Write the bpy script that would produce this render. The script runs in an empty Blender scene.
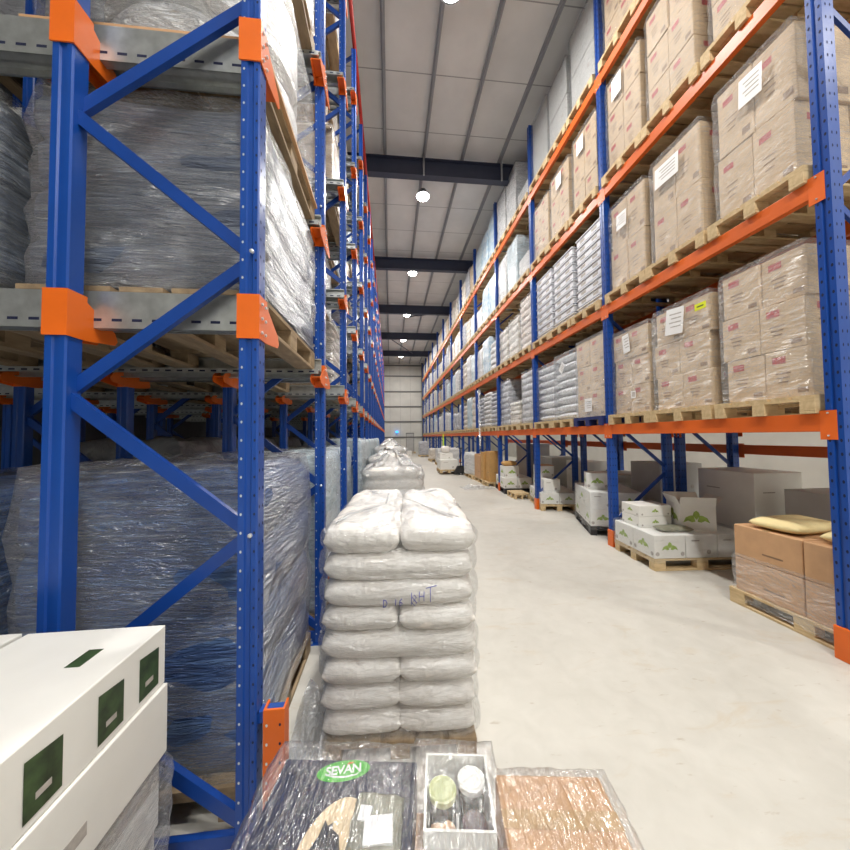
import bpy, bmesh, math, random
from mathutils import Vector, Matrix, noise as mnoise
random.seed(7)
S = bpy.context.scene
COL = S.collection
PI = math.pi
# ------------------------------------------------------------------ scene settings
S.view_settings.view_transform = 'Standard'
S.view_settings.look = 'None'
S.view_settings.gamma = 1.0
S.view_settings.use_curve_mapping = False
S.view_settings.exposure = 0.0
try:
    S.cycles.use_denoising = True
    S.cycles.max_bounces = 10
    S.cycles.diffuse_bounces = 5
    S.cycles.glossy_bounces = 3
    S.cycles.transmission_bounces = 4
    S.cycles.transparent_max_bounces = 14
    S.cycles.sample_clamp_indirect = 6.0
    S.cycles.caustics_reflective = False
    S.cycles.caustics_refractive = False
except Exception:
    pass
w = bpy.data.worlds.new('World'); S.world = w
w.use_nodes = True
w.node_tree.nodes['Background'].inputs[0].default_value = (0.75, 0.8, 0.9, 1)
w.node_tree.nodes['Background'].inputs[1].default_value = 0.05

ORD = ['first', 'second', 'third', 'fourth', 'fifth', 'sixth', 'seventh', 'eighth', 'ninth', 'tenth', 'eleventh',
       'twelfth', 'thirteenth', 'fourteenth', 'fifteenth', 'sixteenth', 'seventeenth', 'eighteenth', 'nineteenth',
       'twentieth', 'twenty-first', 'twenty-second', 'twenty-third', 'twenty-fourth', 'twenty-fifth', 'twenty-sixth']

# ------------------------------------------------------------------ materials
def srgb(r, g, b):
    def f(c):
        c /= 255.0
        return c / 12.92 if c <= 0.04045 else ((c + 0.055) / 1.055) ** 2.4
    return (f(r), f(g), f(b), 1.0)

class NT:
    def __init__(s, name):
        s.m = bpy.data.materials.new(name); s.m.use_nodes = True
        s.t = s.m.node_tree; s.t.nodes.clear()
        s.out = s.t.nodes.new('ShaderNodeOutputMaterial')
    def n(s, typ, **kw):
        nd = s.t.nodes.new(typ)
        for k, v in kw.items():
            if k == 'ins':
                for a, b in v.items(): nd.inputs[a].default_value = b
            else: setattr(nd, k, v)
        return nd
    def l(s, a, b): s.t.links.new(a, b)
    def coord(s, scale=(1, 1, 1), rot=(0, 0, 0), src='Object'):
        tc = s.n('ShaderNodeTexCoord'); mp = s.n('ShaderNodeMapping')
        mp.inputs['Scale'].default_value = scale; mp.inputs['Rotation'].default_value = rot
        s.l(tc.outputs[src], mp.inputs['Vector'])
        return mp.outputs['Vector']
    def noise(s, vec, scale=5, detail=4, dist=0.0, rough=0.55):
        nd = s.n('ShaderNodeTexNoise', ins={'Scale': scale, 'Detail': detail, 'Distortion': dist, 'Roughness': rough})
        s.l(vec, nd.inputs['Vector']); return nd.outputs['Fac']
    def ramp(s, fac, stops):
        r = s.n('ShaderNodeValToRGB')
        e = r.color_ramp.elements
        while len(e) < len(stops): e.new(0.5)
        for i, (p, c) in enumerate(stops):
            e[i].position = p; e[i].color = c if len(c) == 4 else (*c, 1)
        s.l(fac, r.inputs['Fac']); return r.outputs['Color']
    def mixc(s, fac, a, b, mode='MIX'):
        m = s.n('ShaderNodeMix', data_type='RGBA', blend_type=mode)
        for sock, v in ((m.inputs[0], fac), (m.inputs[6], a), (m.inputs[7], b)):
            if hasattr(v, 'is_linked') or hasattr(v, 'links'): s.l(v, sock)
            else: sock.default_value = v
        return m.outputs[2]
    def bump(s, h, strength=0.3, dist=0.01):
        b = s.n('ShaderNodeBump', ins={'Strength': strength, 'Distance': dist}); s.l(h, b.inputs['Height']); return b.outputs['Normal']

def g(v): return (v, v, v, 1)

def plain(name, col, rough=0.5, metal=0.0, var=0.12, vscale=6.0, spec=0.5, coat=0.0):
    k = NT(name); p = k.n('ShaderNodeBsdfPrincipled', ins={'Roughness': rough, 'Metallic': metal})
    p.inputs['Specular IOR Level'].default_value = spec
    p.inputs['Coat Weight'].default_value = coat
    nz = k.noise(k.coord(), vscale, 5)
    lo = tuple(c * (1 - var) for c in col[:3]) + (1,); hi = tuple(min(1, c * (1 + var)) for c in col[:3]) + (1,)
    k.l(k.ramp(nz, [(0.3, lo), (0.7, hi)]), p.inputs['Base Color'])
    k.l(p.outputs[0], k.out.inputs[0]); return k.m

def emis(name, col, strength):
    k = NT(name); e = k.n('ShaderNodeEmission', ins={'Color': col, 'Strength': strength})
    k.l(e.outputs[0], k.out.inputs[0]); return k.m

def wood(name, c1, c2):
    k = NT(name); p = k.n('ShaderNodeBsdfPrincipled', ins={'Roughness': 0.75})
    v = k.coord((2, 9, 9)); nz = k.noise(v, 3, 5, 0.6)
    k.l(k.ramp(nz, [(0.3, c1), (0.7, c2)]), p.inputs['Base Color'])
    k.l(k.bump(nz, 0.25, 0.004), p.inputs['Normal'])
    k.l(p.outputs[0], k.out.inputs[0]); return k.m

def goods(name, c1, c2, c3, rough=0.32, streak=(1.2, 1.2, 9), bumpy=0.5, coat=0.3, tilt=0.0, objvar=0.1):
    """goods seen through tight stretch film: streaky colour, wrinkled glossy skin"""
    k = NT(name); p = k.n('ShaderNodeBsdfPrincipled', ins={'Roughness': rough + 0.06})
    p.inputs['Coat Weight'].default_value = coat; p.inputs['Coat Roughness'].default_value = 0.28
    v = k.coord(streak, (tilt, 0.0, 0)); nz = k.noise(v, 2.6, 6, 0.8)
    c = k.ramp(nz, [(0.28, c1), (0.5, c2), (0.72, c3)])
    oi = k.n('ShaderNodeObjectInfo')
    mr = k.n('ShaderNodeMapRange', ins={'To Min': 1 - objvar, 'To Max': 1.0}); k.l(oi.outputs['Random'], mr.inputs['Value'])
    hs = k.n('ShaderNodeHueSaturation'); k.l(c, hs.inputs['Color']); k.l(mr.outputs[0], hs.inputs['Value'])
    k.l(hs.outputs[0], p.inputs['Base Color'])
    v2 = k.coord((streak[0] * 1.6, streak[1] * 1.6, streak[2]), (0.5 + tilt, 0.3, 0)); n2 = k.noise(v2, 5, 5, 1.2)
    k.l(k.bump(n2, min(1.0, bumpy * 1.5), 0.08), p.inputs['Normal'])
    k.l(p.outputs[0], k.out.inputs[0]); return k.m

def film(name, milk=0.08, gloss=0.3, scale=4.0, streak=(1, 1, 5), tilt=0.5, rough=0.14, bumpd=0.08, streaks=0.35, rz=0.0, tint=(0.93, 0.95, 0.97, 1)):
    """clear polythene: transparent sheet, wrinkle normals, thin milky stretch lines"""
    k = NT(name)
    v = k.coord(streak, (tilt, tilt * 0.6, rz)); nz = k.noise(v, scale, 3, 1.5)
    na = k.noise(v, scale * 3.5, 3, 1.0)
    ad = k.n('ShaderNodeMath', operation='MULTIPLY_ADD', ins={1: 0.35}); k.l(na, ad.inputs[0]); k.l(nz, ad.inputs[2])
    nrm = k.bump(ad.outputs[0], 1.0, bumpd)
    tr = k.n('ShaderNodeBsdfTransparent', ins={'Color': (0.97, 0.98, 0.99, 1)})
    df = k.n('ShaderNodeBsdfDiffuse', ins={'Color': tint})
    gl = k.n('ShaderNodeBsdfGlossy', ins={'Color': (1, 1, 1, 1), 'Roughness': rough}); k.l(nrm, gl.inputs['Normal'])
    v2 = k.coord((streak[0] * 0.8, streak[1] * 0.8, streak[2] * 1.7), (tilt * 1.2, tilt, rz)); n2 = k.noise(v2, scale * 1.3, 6, 2.0)
    m = k.ramp(n2, [(0.45, g(milk)), (0.62, g(milk + 0.1 * streaks)), (0.72, g(min(1, milk + streaks)))])
    a = k.n('ShaderNodeMixShader'); k.l(m, a.inputs[0]); k.l(tr.outputs[0], a.inputs[1]); k.l(df.outputs[0], a.inputs[2])
    lw = k.n('ShaderNodeLayerWeight', ins={'Blend': 0.25}); k.l(nrm, lw.inputs['Normal'])
    mr = k.n('ShaderNodeMapRange', ins={'To Min': gloss * 0.18, 'To Max': min(0.9, gloss * 1.3)}); k.l(lw.outputs['Facing'], mr.inputs['Value'])
    b = k.n('ShaderNodeMixShader'); k.l(mr.outputs[0], b.inputs[0]); k.l(a.outputs[0], b.inputs[1]); k.l(gl.outputs[0], b.inputs[2])
    k.l(b.outputs[0], k.out.inputs[0]); return k.m

M = {}
M['blue'] = plain('blue_powder_coat', srgb(18, 68, 150), 0.32, 0, 0.12, 3.0)
M['blue_dark'] = plain('blue_powder_coat_brace', srgb(16, 62, 142), 0.35, 0, 0.12, 3.0)
M['orange'] = plain('orange_powder_coat', srgb(224, 104, 26), 0.35, 0, 0.10, 3.0)
M['orange_beam'] = plain('orange_beam_paint', srgb(222, 102, 34), 0.4, 0, 0.14, 2.0)
M['galv'] = plain('galvanised_steel', srgb(186, 190, 190), 0.36, 0.75, 0.18, 14.0)
M['steel'] = plain('bright_bolt_and_lit_hole', srgb(215, 218, 222), 0.3, 0.6, 0.05)
M['hole'] = plain('punched_hole', srgb(12, 22, 60), 0.8, 0, 0.05)
M['red'] = plain('red_pipe_paint', srgb(176, 42, 34), 0.4)
M['wood'] = wood('pallet_pine', srgb(186, 160, 118), srgb(216, 192, 150))
M['wood_old'] = wood('pallet_weathered', srgb(132, 112, 88), srgb(168, 146, 116))
M['blue_pallet'] = plain('blue_pallet_paint', srgb(34, 46, 104), 0.6)
M['black'] = plain('black_plastic', srgb(34, 34, 38), 0.5)
M['tan'] = plain('brown_corrugated_board', srgb(203, 176, 142), 0.62, 0, 0.06, 9.0)
M['tan2'] = plain('brown_corrugated_board_warm', srgb(198, 156, 116), 0.6, 0, 0.07, 9.0)
M['ochre'] = plain('ochre_board', srgb(196, 152, 92), 0.65, 0, 0.08, 9.0)
M['white_board'] = plain('white_coated_board', srgb(232, 231, 226), 0.42, 0, 0.03, 5.0)
M['grey_board'] = plain('grey_carton_board', srgb(188, 188, 186), 0.6, 0, 0.06, 4.0)
M['paper'] = plain('white_paper', srgb(240, 240, 240), 0.6, 0, 0.02)
M['print_red'] = plain('red_print', srgb(176, 62, 62), 0.55, 0, 0.2, 30)
M['print_dark'] = plain('faded_dark_print', srgb(140, 112, 86), 0.6, 0, 0.1, 30)
M['print_grey'] = plain('grey_print', srgb(176, 170, 164), 0.6, 0, 0.2, 40)
M['print_green'] = plain('leaf_green_print', srgb(152, 178, 88), 0.5, 0, 0.25, 25)
M['print_dkgreen'] = plain('dark_green_photo_print', srgb(52, 72, 40), 0.4, 0, 0.6, 22)
M['yellow'] = plain('fluorescent_yellow_label', srgb(228, 236, 40), 0.5, 0, 0.04)
M['tape'] = plain('clear_brown_tape', srgb(190, 158, 116), 0.25, 0, 0.05)
M['sack'] = goods('woven_white_sack', srgb(226, 220, 212), srgb(235, 230, 224), srgb(241, 238, 233), 0.45, (2, 2, 3), 0.14, 0.2)
M['sack_grey'] = plain('grey_white_plastic_sack', srgb(214, 216, 222), 0.36, 0, 0.08, 9)
M['sack_print'] = plain('dark_sack_print', srgb(92, 96, 112), 0.5, 0, 0.2, 20)
M['tray'] = plain('grey_white_tray', srgb(222, 224, 230), 0.42, 0, 0.05, 8)
M['tray_in'] = plain('tray_gap_shade', srgb(70, 72, 84), 0.6, 0, 0.1, 8)  # dark fill painted in as the shade of the tray gaps
M['navy'] = plain('navy_printed_board', srgb(46, 46, 62), 0.4, 0, 0.3, 25)
M['cream'] = plain('cream_print', srgb(224, 200, 160), 0.5, 0, 0.08, 12)
M['horse'] = plain('black_print', srgb(30, 30, 36), 0.5, 0, 0.1)
M['label_green'] = plain('bright_green_print', srgb(84, 186, 60), 0.4, 0, 0.05)
M['label_red'] = plain('orange_red_print', srgb(226, 110, 50), 0.4, 0, 0.05)
M['greygreen'] = plain('grey_green_wrapped_packet', srgb(128, 128, 112), 0.35, 0, 0.35, 10)
M['lid_green'] = plain('pale_green_lid', srgb(188, 196, 140), 0.35, 0, 0.08, 12)
M['lid_white'] = plain('white_lid', srgb(238, 238, 234), 0.35, 0, 0.02)
M['glass_dk'] = plain('dark_jar_glass', srgb(50, 62, 50), 0.1, 0, 0.3, 10)
M['jar_purple'] = plain('dark_plum_jar', srgb(80, 66, 72), 0.2, 0, 0.3, 10)
M['snack'] = plain('mottled_packet', srgb(206, 172, 140), 0.4, 0, 0.6, 26)
M['ink'] = plain('blue_marker_ink', srgb(70, 78, 176), 0.6, 0, 0.1)
M['crate_grey'] = plain('grey_plastic_crate', srgb(150, 152, 154), 0.5)
M['hivis'] = plain('yellow_green_vest_cloth', srgb(200, 235, 70), 0.7)
M['foam'] = plain('pale_foam', srgb(232, 214, 160), 0.8)
M['rafter'] = plain('navy_grey_steel_paint', srgb(50, 56, 76), 0.5, 0, 0.08)
M['purlin'] = plain('grey_purlin', srgb(150, 152, 158), 0.5, 0.2, 0.06)
M['girt'] = plain('dark_wall_rail', srgb(104, 104, 104), 0.5, 0, 0.06)
M['lamp_body'] = plain('lamp_housing', srgb(110, 112, 116), 0.4, 0.6)
M['lens'] = emis('lamp_lens_glow', (1, 0.98, 0.93, 1), 40)
M['bluelamp'] = emis('blue_lamp_glow', (0.05, 0.32, 1, 1), 3)
M['blackrubber'] = plain('black_rubber', srgb(28, 28, 30), 0.7)

# goods materials
M['g_blue'] = goods('blue_bottles_under_film', srgb(44, 68, 118), srgb(78, 112, 172), srgb(136, 170, 216), 0.25, (1.0, 1.0, 16), 0.7, 0.5)
M['g_bluegrey'] = goods('blue_grey_bottles_under_film', srgb(76, 86, 108), srgb(124, 136, 158), srgb(188, 198, 212), 0.25, (1.0, 1.0, 14), 0.7, 0.5)
M['g_ice'] = goods('ice_blue_film', srgb(168, 192, 202), srgb(196, 212, 220), srgb(222, 232, 236), 0.25, (1, 1, 4), 0.4, 0.4)
M['g_white'] = goods('white_film', srgb(188, 188, 190), srgb(216, 216, 216), srgb(238, 238, 238), 0.28, (1, 1, 4), 0.5, 0.4)
M['g_grey'] = goods('grey_film', srgb(150, 152, 160), srgb(184, 186, 194), srgb(216, 218, 224), 0.28, (1, 1, 4), 0.5, 0.4)
M['g_cream'] = goods('cream_film', srgb(196, 184, 168), srgb(220, 212, 200), srgb(238, 234, 228), 0.34, (1, 1, 4), 0.5, 0.3)
M['g_pink'] = goods('pinkish_paper_sack', srgb(200, 180, 166), srgb(218, 202, 190), srgb(234, 224, 214), 0.4, (1, 1, 4), 0.4, 0.1)
M['g_tan'] = goods('tan_film', srgb(176, 150, 122), srgb(200, 176, 148), srgb(226, 212, 194), 0.3, (1, 1, 3), 0.4, 0.4)
M['g_sky'] = goods('sky_blue_film', srgb(150, 186, 214), srgb(190, 212, 228), srgb(228, 236, 240), 0.25, (1, 1, 3), 0.4, 0.5)
M['g_shade'] = goods('shade_dark_film', srgb(96, 98, 104), srgb(128, 130, 136), srgb(168, 170, 176), 0.35, (1, 1, 3), 0.4, 0.3)  # goods colour darkened to carry the shade deep in the rack
M['film'] = film('clear_stretch_film', 0.02, 0.26, 4, (1, 1, 3.5), 0.5, 0.3, 0.12, 0.22)
M['film_tight'] = film('tight_clear_film_on_sacks', 0.02, 0.38, 5, (0.8, 0.8, 3), 0.4, 0.26, 0.07, 0.18)
M['film_soft'] = film('smooth_clear_film', 0.02, 0.2, 3.5, (1, 1, 2), 0.5, 0.25, 0.04, 0.14)
M['film_heap'] = film('crumpled_film_heap', 0.30, 0.5, 8, (1, 1, 1), 0.5, 0.25, 0.05, 0.4)
M['film_heavy'] = film('milky_layered_film', 0.03, 0.42, 3.2, (0.8, 0.8, 8), 0.42, 0.3, 0.16, 0.4)
M['film_loose'] = film('loose_crinkled_film', 0.008, 0.52, 9, (2.6, 0.6, 1), 0.0, 0.17, 0.010, 0.02, 0.75)
M['film_bag'] = film('loose_clear_bagging', 0.08, 0.55, 7, (1, 1, 1.5), 0.5, 0.24, 0.12, 0.35)

# floor
k = NT('sealed_concrete_floor'); p = k.n('ShaderNodeBsdfPrincipled', ins={'Roughness': 0.45})
v = k.coord((1, 1, 1)); n1 = k.noise(v, 0.45, 6, 1.2); n2 = k.noise(v, 7, 6, 0.5)
c = k.ramp(n1, [(0.3, srgb(184, 181, 172)), (0.52, srgb(198, 195, 186)), (0.7, srgb(208, 204, 194))])
c = k.mixc(0.10, c, k.ramp(n2, [(0.3, g(0.35)), (0.7, g(0.85))]), 'MIX')
vs = k.coord((0.9, 2.6, 1), (0, 0, 0.5)); n3 = k.noise(vs, 1.9, 7, 1.0, 0.7)
c = k.mixc(k.ramp(n3, [(0.56, g(0)), (0.70, g(0.55))]), c, srgb(186, 172, 150))
n4 = k.noise(vs, 9, 5, 0.3)
c = k.mixc(k.ramp(n4, [(0.65, g(0)), (0.73, g(0.4))]), c, srgb(150, 132, 108))
k.l(c, p.inputs['Base Color'])
k.l(k.ramp(n1, [(0.3, g(0.38)), (0.7, g(0.6))]), p.inputs['Roughness'])
k.l(p.outputs[0], k.out.inputs[0]); M['floor'] = k.m
# ceiling panels with seams
k = NT('ceiling_liner_panel'); p = k.n('ShaderNodeBsdfPrincipled', ins={'Roughness': 0.6})
v = k.coord(); sx = k.n('ShaderNodeSeparateXYZ'); k.l(v, sx.inputs[0])
def seam(sock, period, width):
    a = k.n('ShaderNodeMath', operation='DIVIDE', ins={1: period}); k.l(sock, a.inputs[0])
    b = k.n('ShaderNodeMath', operation='FRACT'); k.l(a.outputs[0], b.inputs[0])
    cc = k.n('ShaderNodeMath', operation='LESS_THAN', ins={1: width / period}); k.l(b.outputs[0], cc.inputs[0]); return cc.outputs[0]
sa = seam(sx.outputs['Y'], 1.35, 0.022)
c = k.ramp(k.noise(v, 1.2, 4), [(0.3, srgb(206, 206, 207)), (0.7, srgb(220, 220, 221))])
c = k.mixc(sa, c, srgb(150, 151, 154)); k.l(c, p.inputs['Base Color']); k.l(p.outputs[0], k.out.inputs[0]); M['ceiling'] = k.m
# wall cladding
k = NT('wall_cladding_panel'); p = k.n('ShaderNodeBsdfPrincipled', ins={'Roughness': 0.55})
v = k.coord(); sx = k.n('ShaderNodeSeparateXYZ'); k.l(v, sx.inputs[0])
sa = seam(sx.outputs['X'], 1.05, 0.02)
c = k.ramp(k.noise(v, 1.0, 4), [(0.3, srgb(206, 205, 198)), (0.7, srgb(222, 221, 214))])
c = k.mixc(sa, c, srgb(170, 170, 166)); k.l(c, p.inputs['Base Color']); k.l(p.outputs[0], k.out.inputs[0]); M['wall'] = k.m

M['wall_shade'] = plain('shade_dark_cladding', srgb(84, 86, 92), 0.6)  # wall colour darkened to stand for the shade behind the left rack
# ------------------------------------------------------------------ mesh builder
class MB:
    def __init__(s): s.v = []; s.f = []; s.mi = []; s.mats = []; s.sm = []
    def mat(s, m):
        if m not in s.mats: s.mats.append(m)
        return s.mats.index(m)
    def add(s, vs, fs, m, smooth=False):
        b = len(s.v); s.v += [tuple(x) for x in vs]; i = s.mat(m)
        for f in fs:
            s.f.append([b + q for q in f]); s.mi.append(i); s.sm.append(smooth)
        return s
    def box(s, x0, x1, y0, y1, z0, z1, m, c=0.0):
        if c <= 0:
            vs = [(x0, y0, z0), (x1, y0, z0), (x1, y1, z0), (x0, y1, z0), (x0, y0, z1), (x1, y0, z1), (x1, y1, z1), (x0, y1, z1)]
            fs = [(3, 2, 1, 0), (4, 5, 6, 7), (0, 1, 5, 4), (1, 2, 6, 5), (2, 3, 7, 6), (3, 0, 4, 7)]
            return s.add(vs, fs, m)
        bm = bmesh.new(); bmesh.ops.create_cube(bm, size=1)
        for q in bm.verts:
            q.co = ((x0 + x1) / 2 + q.co.x * (x1 - x0), (y0 + y1) / 2 + q.co.y * (y1 - y0), (z0 + z1) / 2 + q.co.z * (z1 - z0))
        bmesh.ops.bevel(bm, geom=bm.edges[:], offset=c, segments=2, affect='EDGES', profile=0.5)
        bm.verts.index_update()
        s.add([q.co[:] for q in bm.verts], [[q.index for q in f.verts] for f in bm.faces], m); bm.free(); return s
    def bar(s, a, b, wd, ht, m, up=(0, 1, 0)):
        a = Vector(a); b = Vector(b); d = (b - a).normalized(); u = Vector(up); sd = d.cross(u).normalized(); u = sd.cross(d).normalized()
        vs = []
        for q in (a, b):
            for (i, j) in ((-1, -1), (1, -1), (1, 1), (-1, 1)): vs.append(q + sd * (i * wd / 2) + u * (j * ht / 2))
        return s.add(vs, [(0, 1, 2, 3), (7, 6, 5, 4), (0, 4, 5, 1), (1, 5, 6, 2), (2, 6, 7, 3), (3, 7, 4, 0)], m)
    def tube(s, pts, r, m, n=10, cap=True):
        rings = []; pts = [Vector(q) for q in pts]
        for i, q in enumerate(pts):
            d = (pts[min(i + 1, len(pts) - 1)] - pts[max(i - 1, 0)]).normalized()
            u = Vector((0, 0, 1)) if abs(d.z) < 0.9 else Vector((1, 0, 0))
            a = d.cross(u).normalized(); bb = a.cross(d).normalized()
            rr = r[i] if isinstance(r, (list, tuple)) else r
            rings.append([q + (a * math.cos(t) + bb * math.sin(t)) * rr for t in [2 * PI * j / n for j in range(n)]])
        vs = [q for ring in rings for q in ring]; fs = []
        for i in range(len(rings) - 1):
            for j in range(n): fs.append((i * n + j, i * n + (j + 1) % n, (i + 1) * n + (j + 1) % n, (i + 1) * n + j))
        if cap: fs.append(tuple(reversed(range(n)))); fs.append(tuple(range((len(rings) - 1) * n, len(rings) * n)))
        return s.add(vs, fs, m, True)
    def lathe(s, prof, m, n=24, c=(0, 0)):
        vs = []; fs = []
        for (r, z) in prof:
            for j in range(n): vs.append((c[0] + r * math.cos(2 * PI * j / n), c[1] + r * math.sin(2 * PI * j / n), z))
        for i in range(len(prof) - 1):
            for j in range(n): fs.append((i * n + j, i * n + (j + 1) % n, (i + 1) * n + (j + 1) % n, (i + 1) * n + j))
        fs.append(tuple(range((len(prof) - 1) * n, len(prof) * n))); fs.append(tuple(reversed(range(n))))
        return s.add(vs, fs, m, False)
    def poly(s, pts, m): return s.add(pts, [tuple(range(len(pts)))], m)
    def slab(s, pts, off, m):
        n = len(pts); o = Vector(off); top = [tuple(Vector(q) + o) for q in pts]
        fs = [tuple(range(n, 2 * n)), tuple(reversed(range(n)))] + [(i, (i + 1) % n, n + (i + 1) % n, n + i) for i in range(n)]
        return s.add(list(pts) + top, fs, m)
    def mesh(s, name):
        me = bpy.data.meshes.new(name); me.from_pydata(s.v, [], s.f)
        for m in s.mats: me.materials.append(M[m])
        for i, q in enumerate(me.polygons): q.material_index = s.mi[i]; q.use_smooth = s.sm[i]
        me.update(); return me
    def build(s, name, parent=None, **kw): return ob(name, s.mesh(name), parent, **kw)

USED = {}
def ob(name, me, parent=None, loc=(0, 0, 0), rot=0.0, scale=None, mat=None):
    o = bpy.data.objects.new(name, me); COL.objects.link(o)
    o.location = loc
    o.rotation_euler = rot if isinstance(rot, tuple) else (0, 0, rot)
    if scale: o.scale = scale
    if parent: o.parent = parent
    if mat:
        o.material_slots[0].link = 'OBJECT'; o.material_slots[0].material = M[mat]
    return o
def tag(o, label, cat, group=None, kind=None):
    nw = len(label.split())
    if nw > 16 or nw < 4: print('LABEL LEN', nw, label)
    if label in USED: print('LABEL DUP', label)
    USED[label] = 1
    o['label'] = label; o['category'] = cat
    if group: o['group'] = group
    if kind: o['kind'] = kind
    return o
def empty(name, loc, rot=0.0):
    return ob(name, None, None, loc, rot)
def structure(o): o['kind'] = 'structure'; return o

# ------------------------------------------------------------------ generic shapes
def rrect(sx, sy, r, n=40):
    """n points round a rounded rectangle, with outward normals"""
    out = []
    hx, hy = sx / 2 - r, sy / 2 - r
    segs = []
    corners = [(hx, hy, 0), (-hx, hy, PI / 2), (-hx, -hy, PI), (hx, -hy, 1.5 * PI)]
    per = []
    for ci, (cx, cy, a0) in enumerate(corners):
        for j in range(4):
            a = a0 + PI / 2 * j / 3
            per.append((cx + r * math.cos(a), cy + r * math.sin(a), math.cos(a), math.sin(a)))
        nx_, ny_, na = corners[(ci + 1) % 4]
        a = a0 + PI / 2
        p0 = (cx + r * math.cos(a), cy + r * math.sin(a)); p1 = (nx_ + r * math.cos(na), ny_ + r * math.sin(na))
        m = 7
        for j in range(1, m): per.append((p0[0] + (p1[0] - p0[0]) * j / m, p0[1] + (p1[1] - p0[1]) * j / m, math.cos(a), math.sin(a)))
    return per

def stack_mesh(name, sx, sy, sz, layers, mat, bulge=0.03, r=0.05, nz=0.012, seed=0, top=0.05, per=6, lean=0.0, open_bottom=False, nscale=3.0, crown=0.0):
    b = MB(); P = rrect(sx, sy, r); n = len(P); vs = []; fs = []
    R = max(2, layers * per) if layers else 14
    for i in range(R + 1):
        t = i / R; z = sz * t
        ph = abs(math.sin(PI * t * layers)) ** 0.45 if layers else 1
        o = bulge * (ph - 1)
        if t > 0.93: o -= top * ((t - 0.93) / 0.07) ** 2
        for (x, y, nx, ny) in P:
            d = o + nz * mnoise.noise(Vector((x * nscale + seed * 7.1, y * nscale, z * nscale * 1.7)))
            d += nz * 0.5 * mnoise.noise(Vector((x * nscale * 3 + seed * 3.1, y * nscale * 3, z * nscale * 4)))
            vs.append((x + nx * d + lean * t, y + ny * d, z))
    for i in range(R):
        for j in range(n): fs.append((i * n + j, i * n + (j + 1) % n, (i + 1) * n + (j + 1) % n, (i + 1) * n + j))
    base = R * n; prev = base
    for ring, sc in enumerate((0.85, 0.6, 0.3)):
        st = len(vs)
        for j in range(n):
            x, y, z = vs[base + j]
            x, y = lean + (x - lean) * sc, y * sc
            vs.append((x, y, sz + crown * (1 - sc) + 1.6 * nz * mnoise.noise(Vector((x * 5 + seed, y * 5, 2)))))
        for j in range(n): fs.append((prev + j, prev + (j + 1) % n, st + (j + 1) % n, st + j))
        prev = st
    fs.append(tuple(range(prev, prev + n)))
    if not open_bottom: fs.append(tuple(reversed(range(n))))
    b.add(vs, fs, mat, True); return b.mesh(name)

def pillow_mesh(name, sx, sy, sz, mat, seed=0, nx=14, ny=18, pw=5.0, nz=0.10):
    b = MB(); vs = []; fs = []
    def hgt(u, v):
        a = max(0.0, 1 - abs(u) ** pw) ** 0.5; c = max(0.0, 1 - abs(v) ** pw) ** 0.5
        return a * c
    idx = {}
    for side in (1, -1):
        for i in range(nx + 1):
            for j in range(ny + 1):
                u = math.sin(PI / 2 * (-1 + 2 * i / nx)); v = math.sin(PI / 2 * (-1 + 2 * j / ny))
                edge = i in (0, nx) or j in (0, ny)
                if side == -1 and edge: idx[(side, i, j)] = idx[(1, i, j)]; continue
                h = hgt(u, v)
                q = Vector((u * 2.2 + seed * 5, v * 2.2, side * 0.7))
                k1 = mnoise.noise(q); k2 = mnoise.noise(q * 2.7)
                z = sz / 2 + side * sz / 2 * h * (1 + nz * k1 + nz * 0.6 * k2) + (0.03 * sz * k1)
                rr = 1 - 0.05 * (u * u * v * v)
                x = u * sx / 2 * rr + 0.008 * k2; y = v * sy / 2 * rr + 0.008 * k1
                idx[(side, i, j)] = len(vs); vs.append((x, y, z))
    for side in (1, -1):
        for i in range(nx):
            for j in range(ny):
                f = (idx[(side, i, j)], idx[(side, i + 1, j)], idx[(side, i + 1, j + 1)], idx[(side, i, j + 1)])
                fs.append(f if side == 1 else tuple(reversed(f)))
    b.add(vs, fs, mat, True); return b.mesh(name)

LEAF0 = [(-1, -.42), (-.72, .12), (-.42, .30), (-.2, .62), (0, .78), (.2, .62), (.42, .30), (.72, .12), (1, -.42), (.62, -.22), (.34, -.38), (0, -.30), (-.34, -.38), (-.62, -.22)]
LEAVES = [[(-0.08, -.30), (-.34, -.38), (-.62, -.22), (-1, -.42), (-.80, .08), (-.46, .28), (-.2, .3)], [(0.08, -.30), (.34, -.38), (.62, -.22), (1, -.42), (.80, .08), (.46, .28), (.2, .3)], [(-.26, .36), (-.05, -.1), (.05, -.1), (.26, .36), (.18, .62), (0, .76), (-.18, .62)]]
def overlay(b, face, dims, cx, cz, pts, mat, e=0.0015):
    """flat print on a face of a box centred in x,y with base z=0; cx along the face, cz up"""
    sx, sy, sz = dims
    out = []
    for (u, v) in pts:
        if face == '-Y': q = (cx + u, -sy / 2 - e, cz + v)
        elif face == '+Y': q = (-cx - u, sy / 2 + e, cz + v)
        elif face == '-X': q = (-sx / 2 - e, -cx - u, cz + v)
        elif face == '+X': q = (sx / 2 + e, cx + u, cz + v)
        else: q = (cx + u, cz + v, sz + e)
        out.append(q)
    b.poly(out, mat)
def rectpts(w_, h_): return [(-w_ / 2, -h_ / 2), (w_ / 2, -h_ / 2), (w_ / 2, h_ / 2), (-w_ / 2, h_ / 2)]
def circ(r, n=14): return [(r * math.cos(2 * PI * i / n), r * math.sin(2 * PI * i / n)) for i in range(n)]

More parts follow.
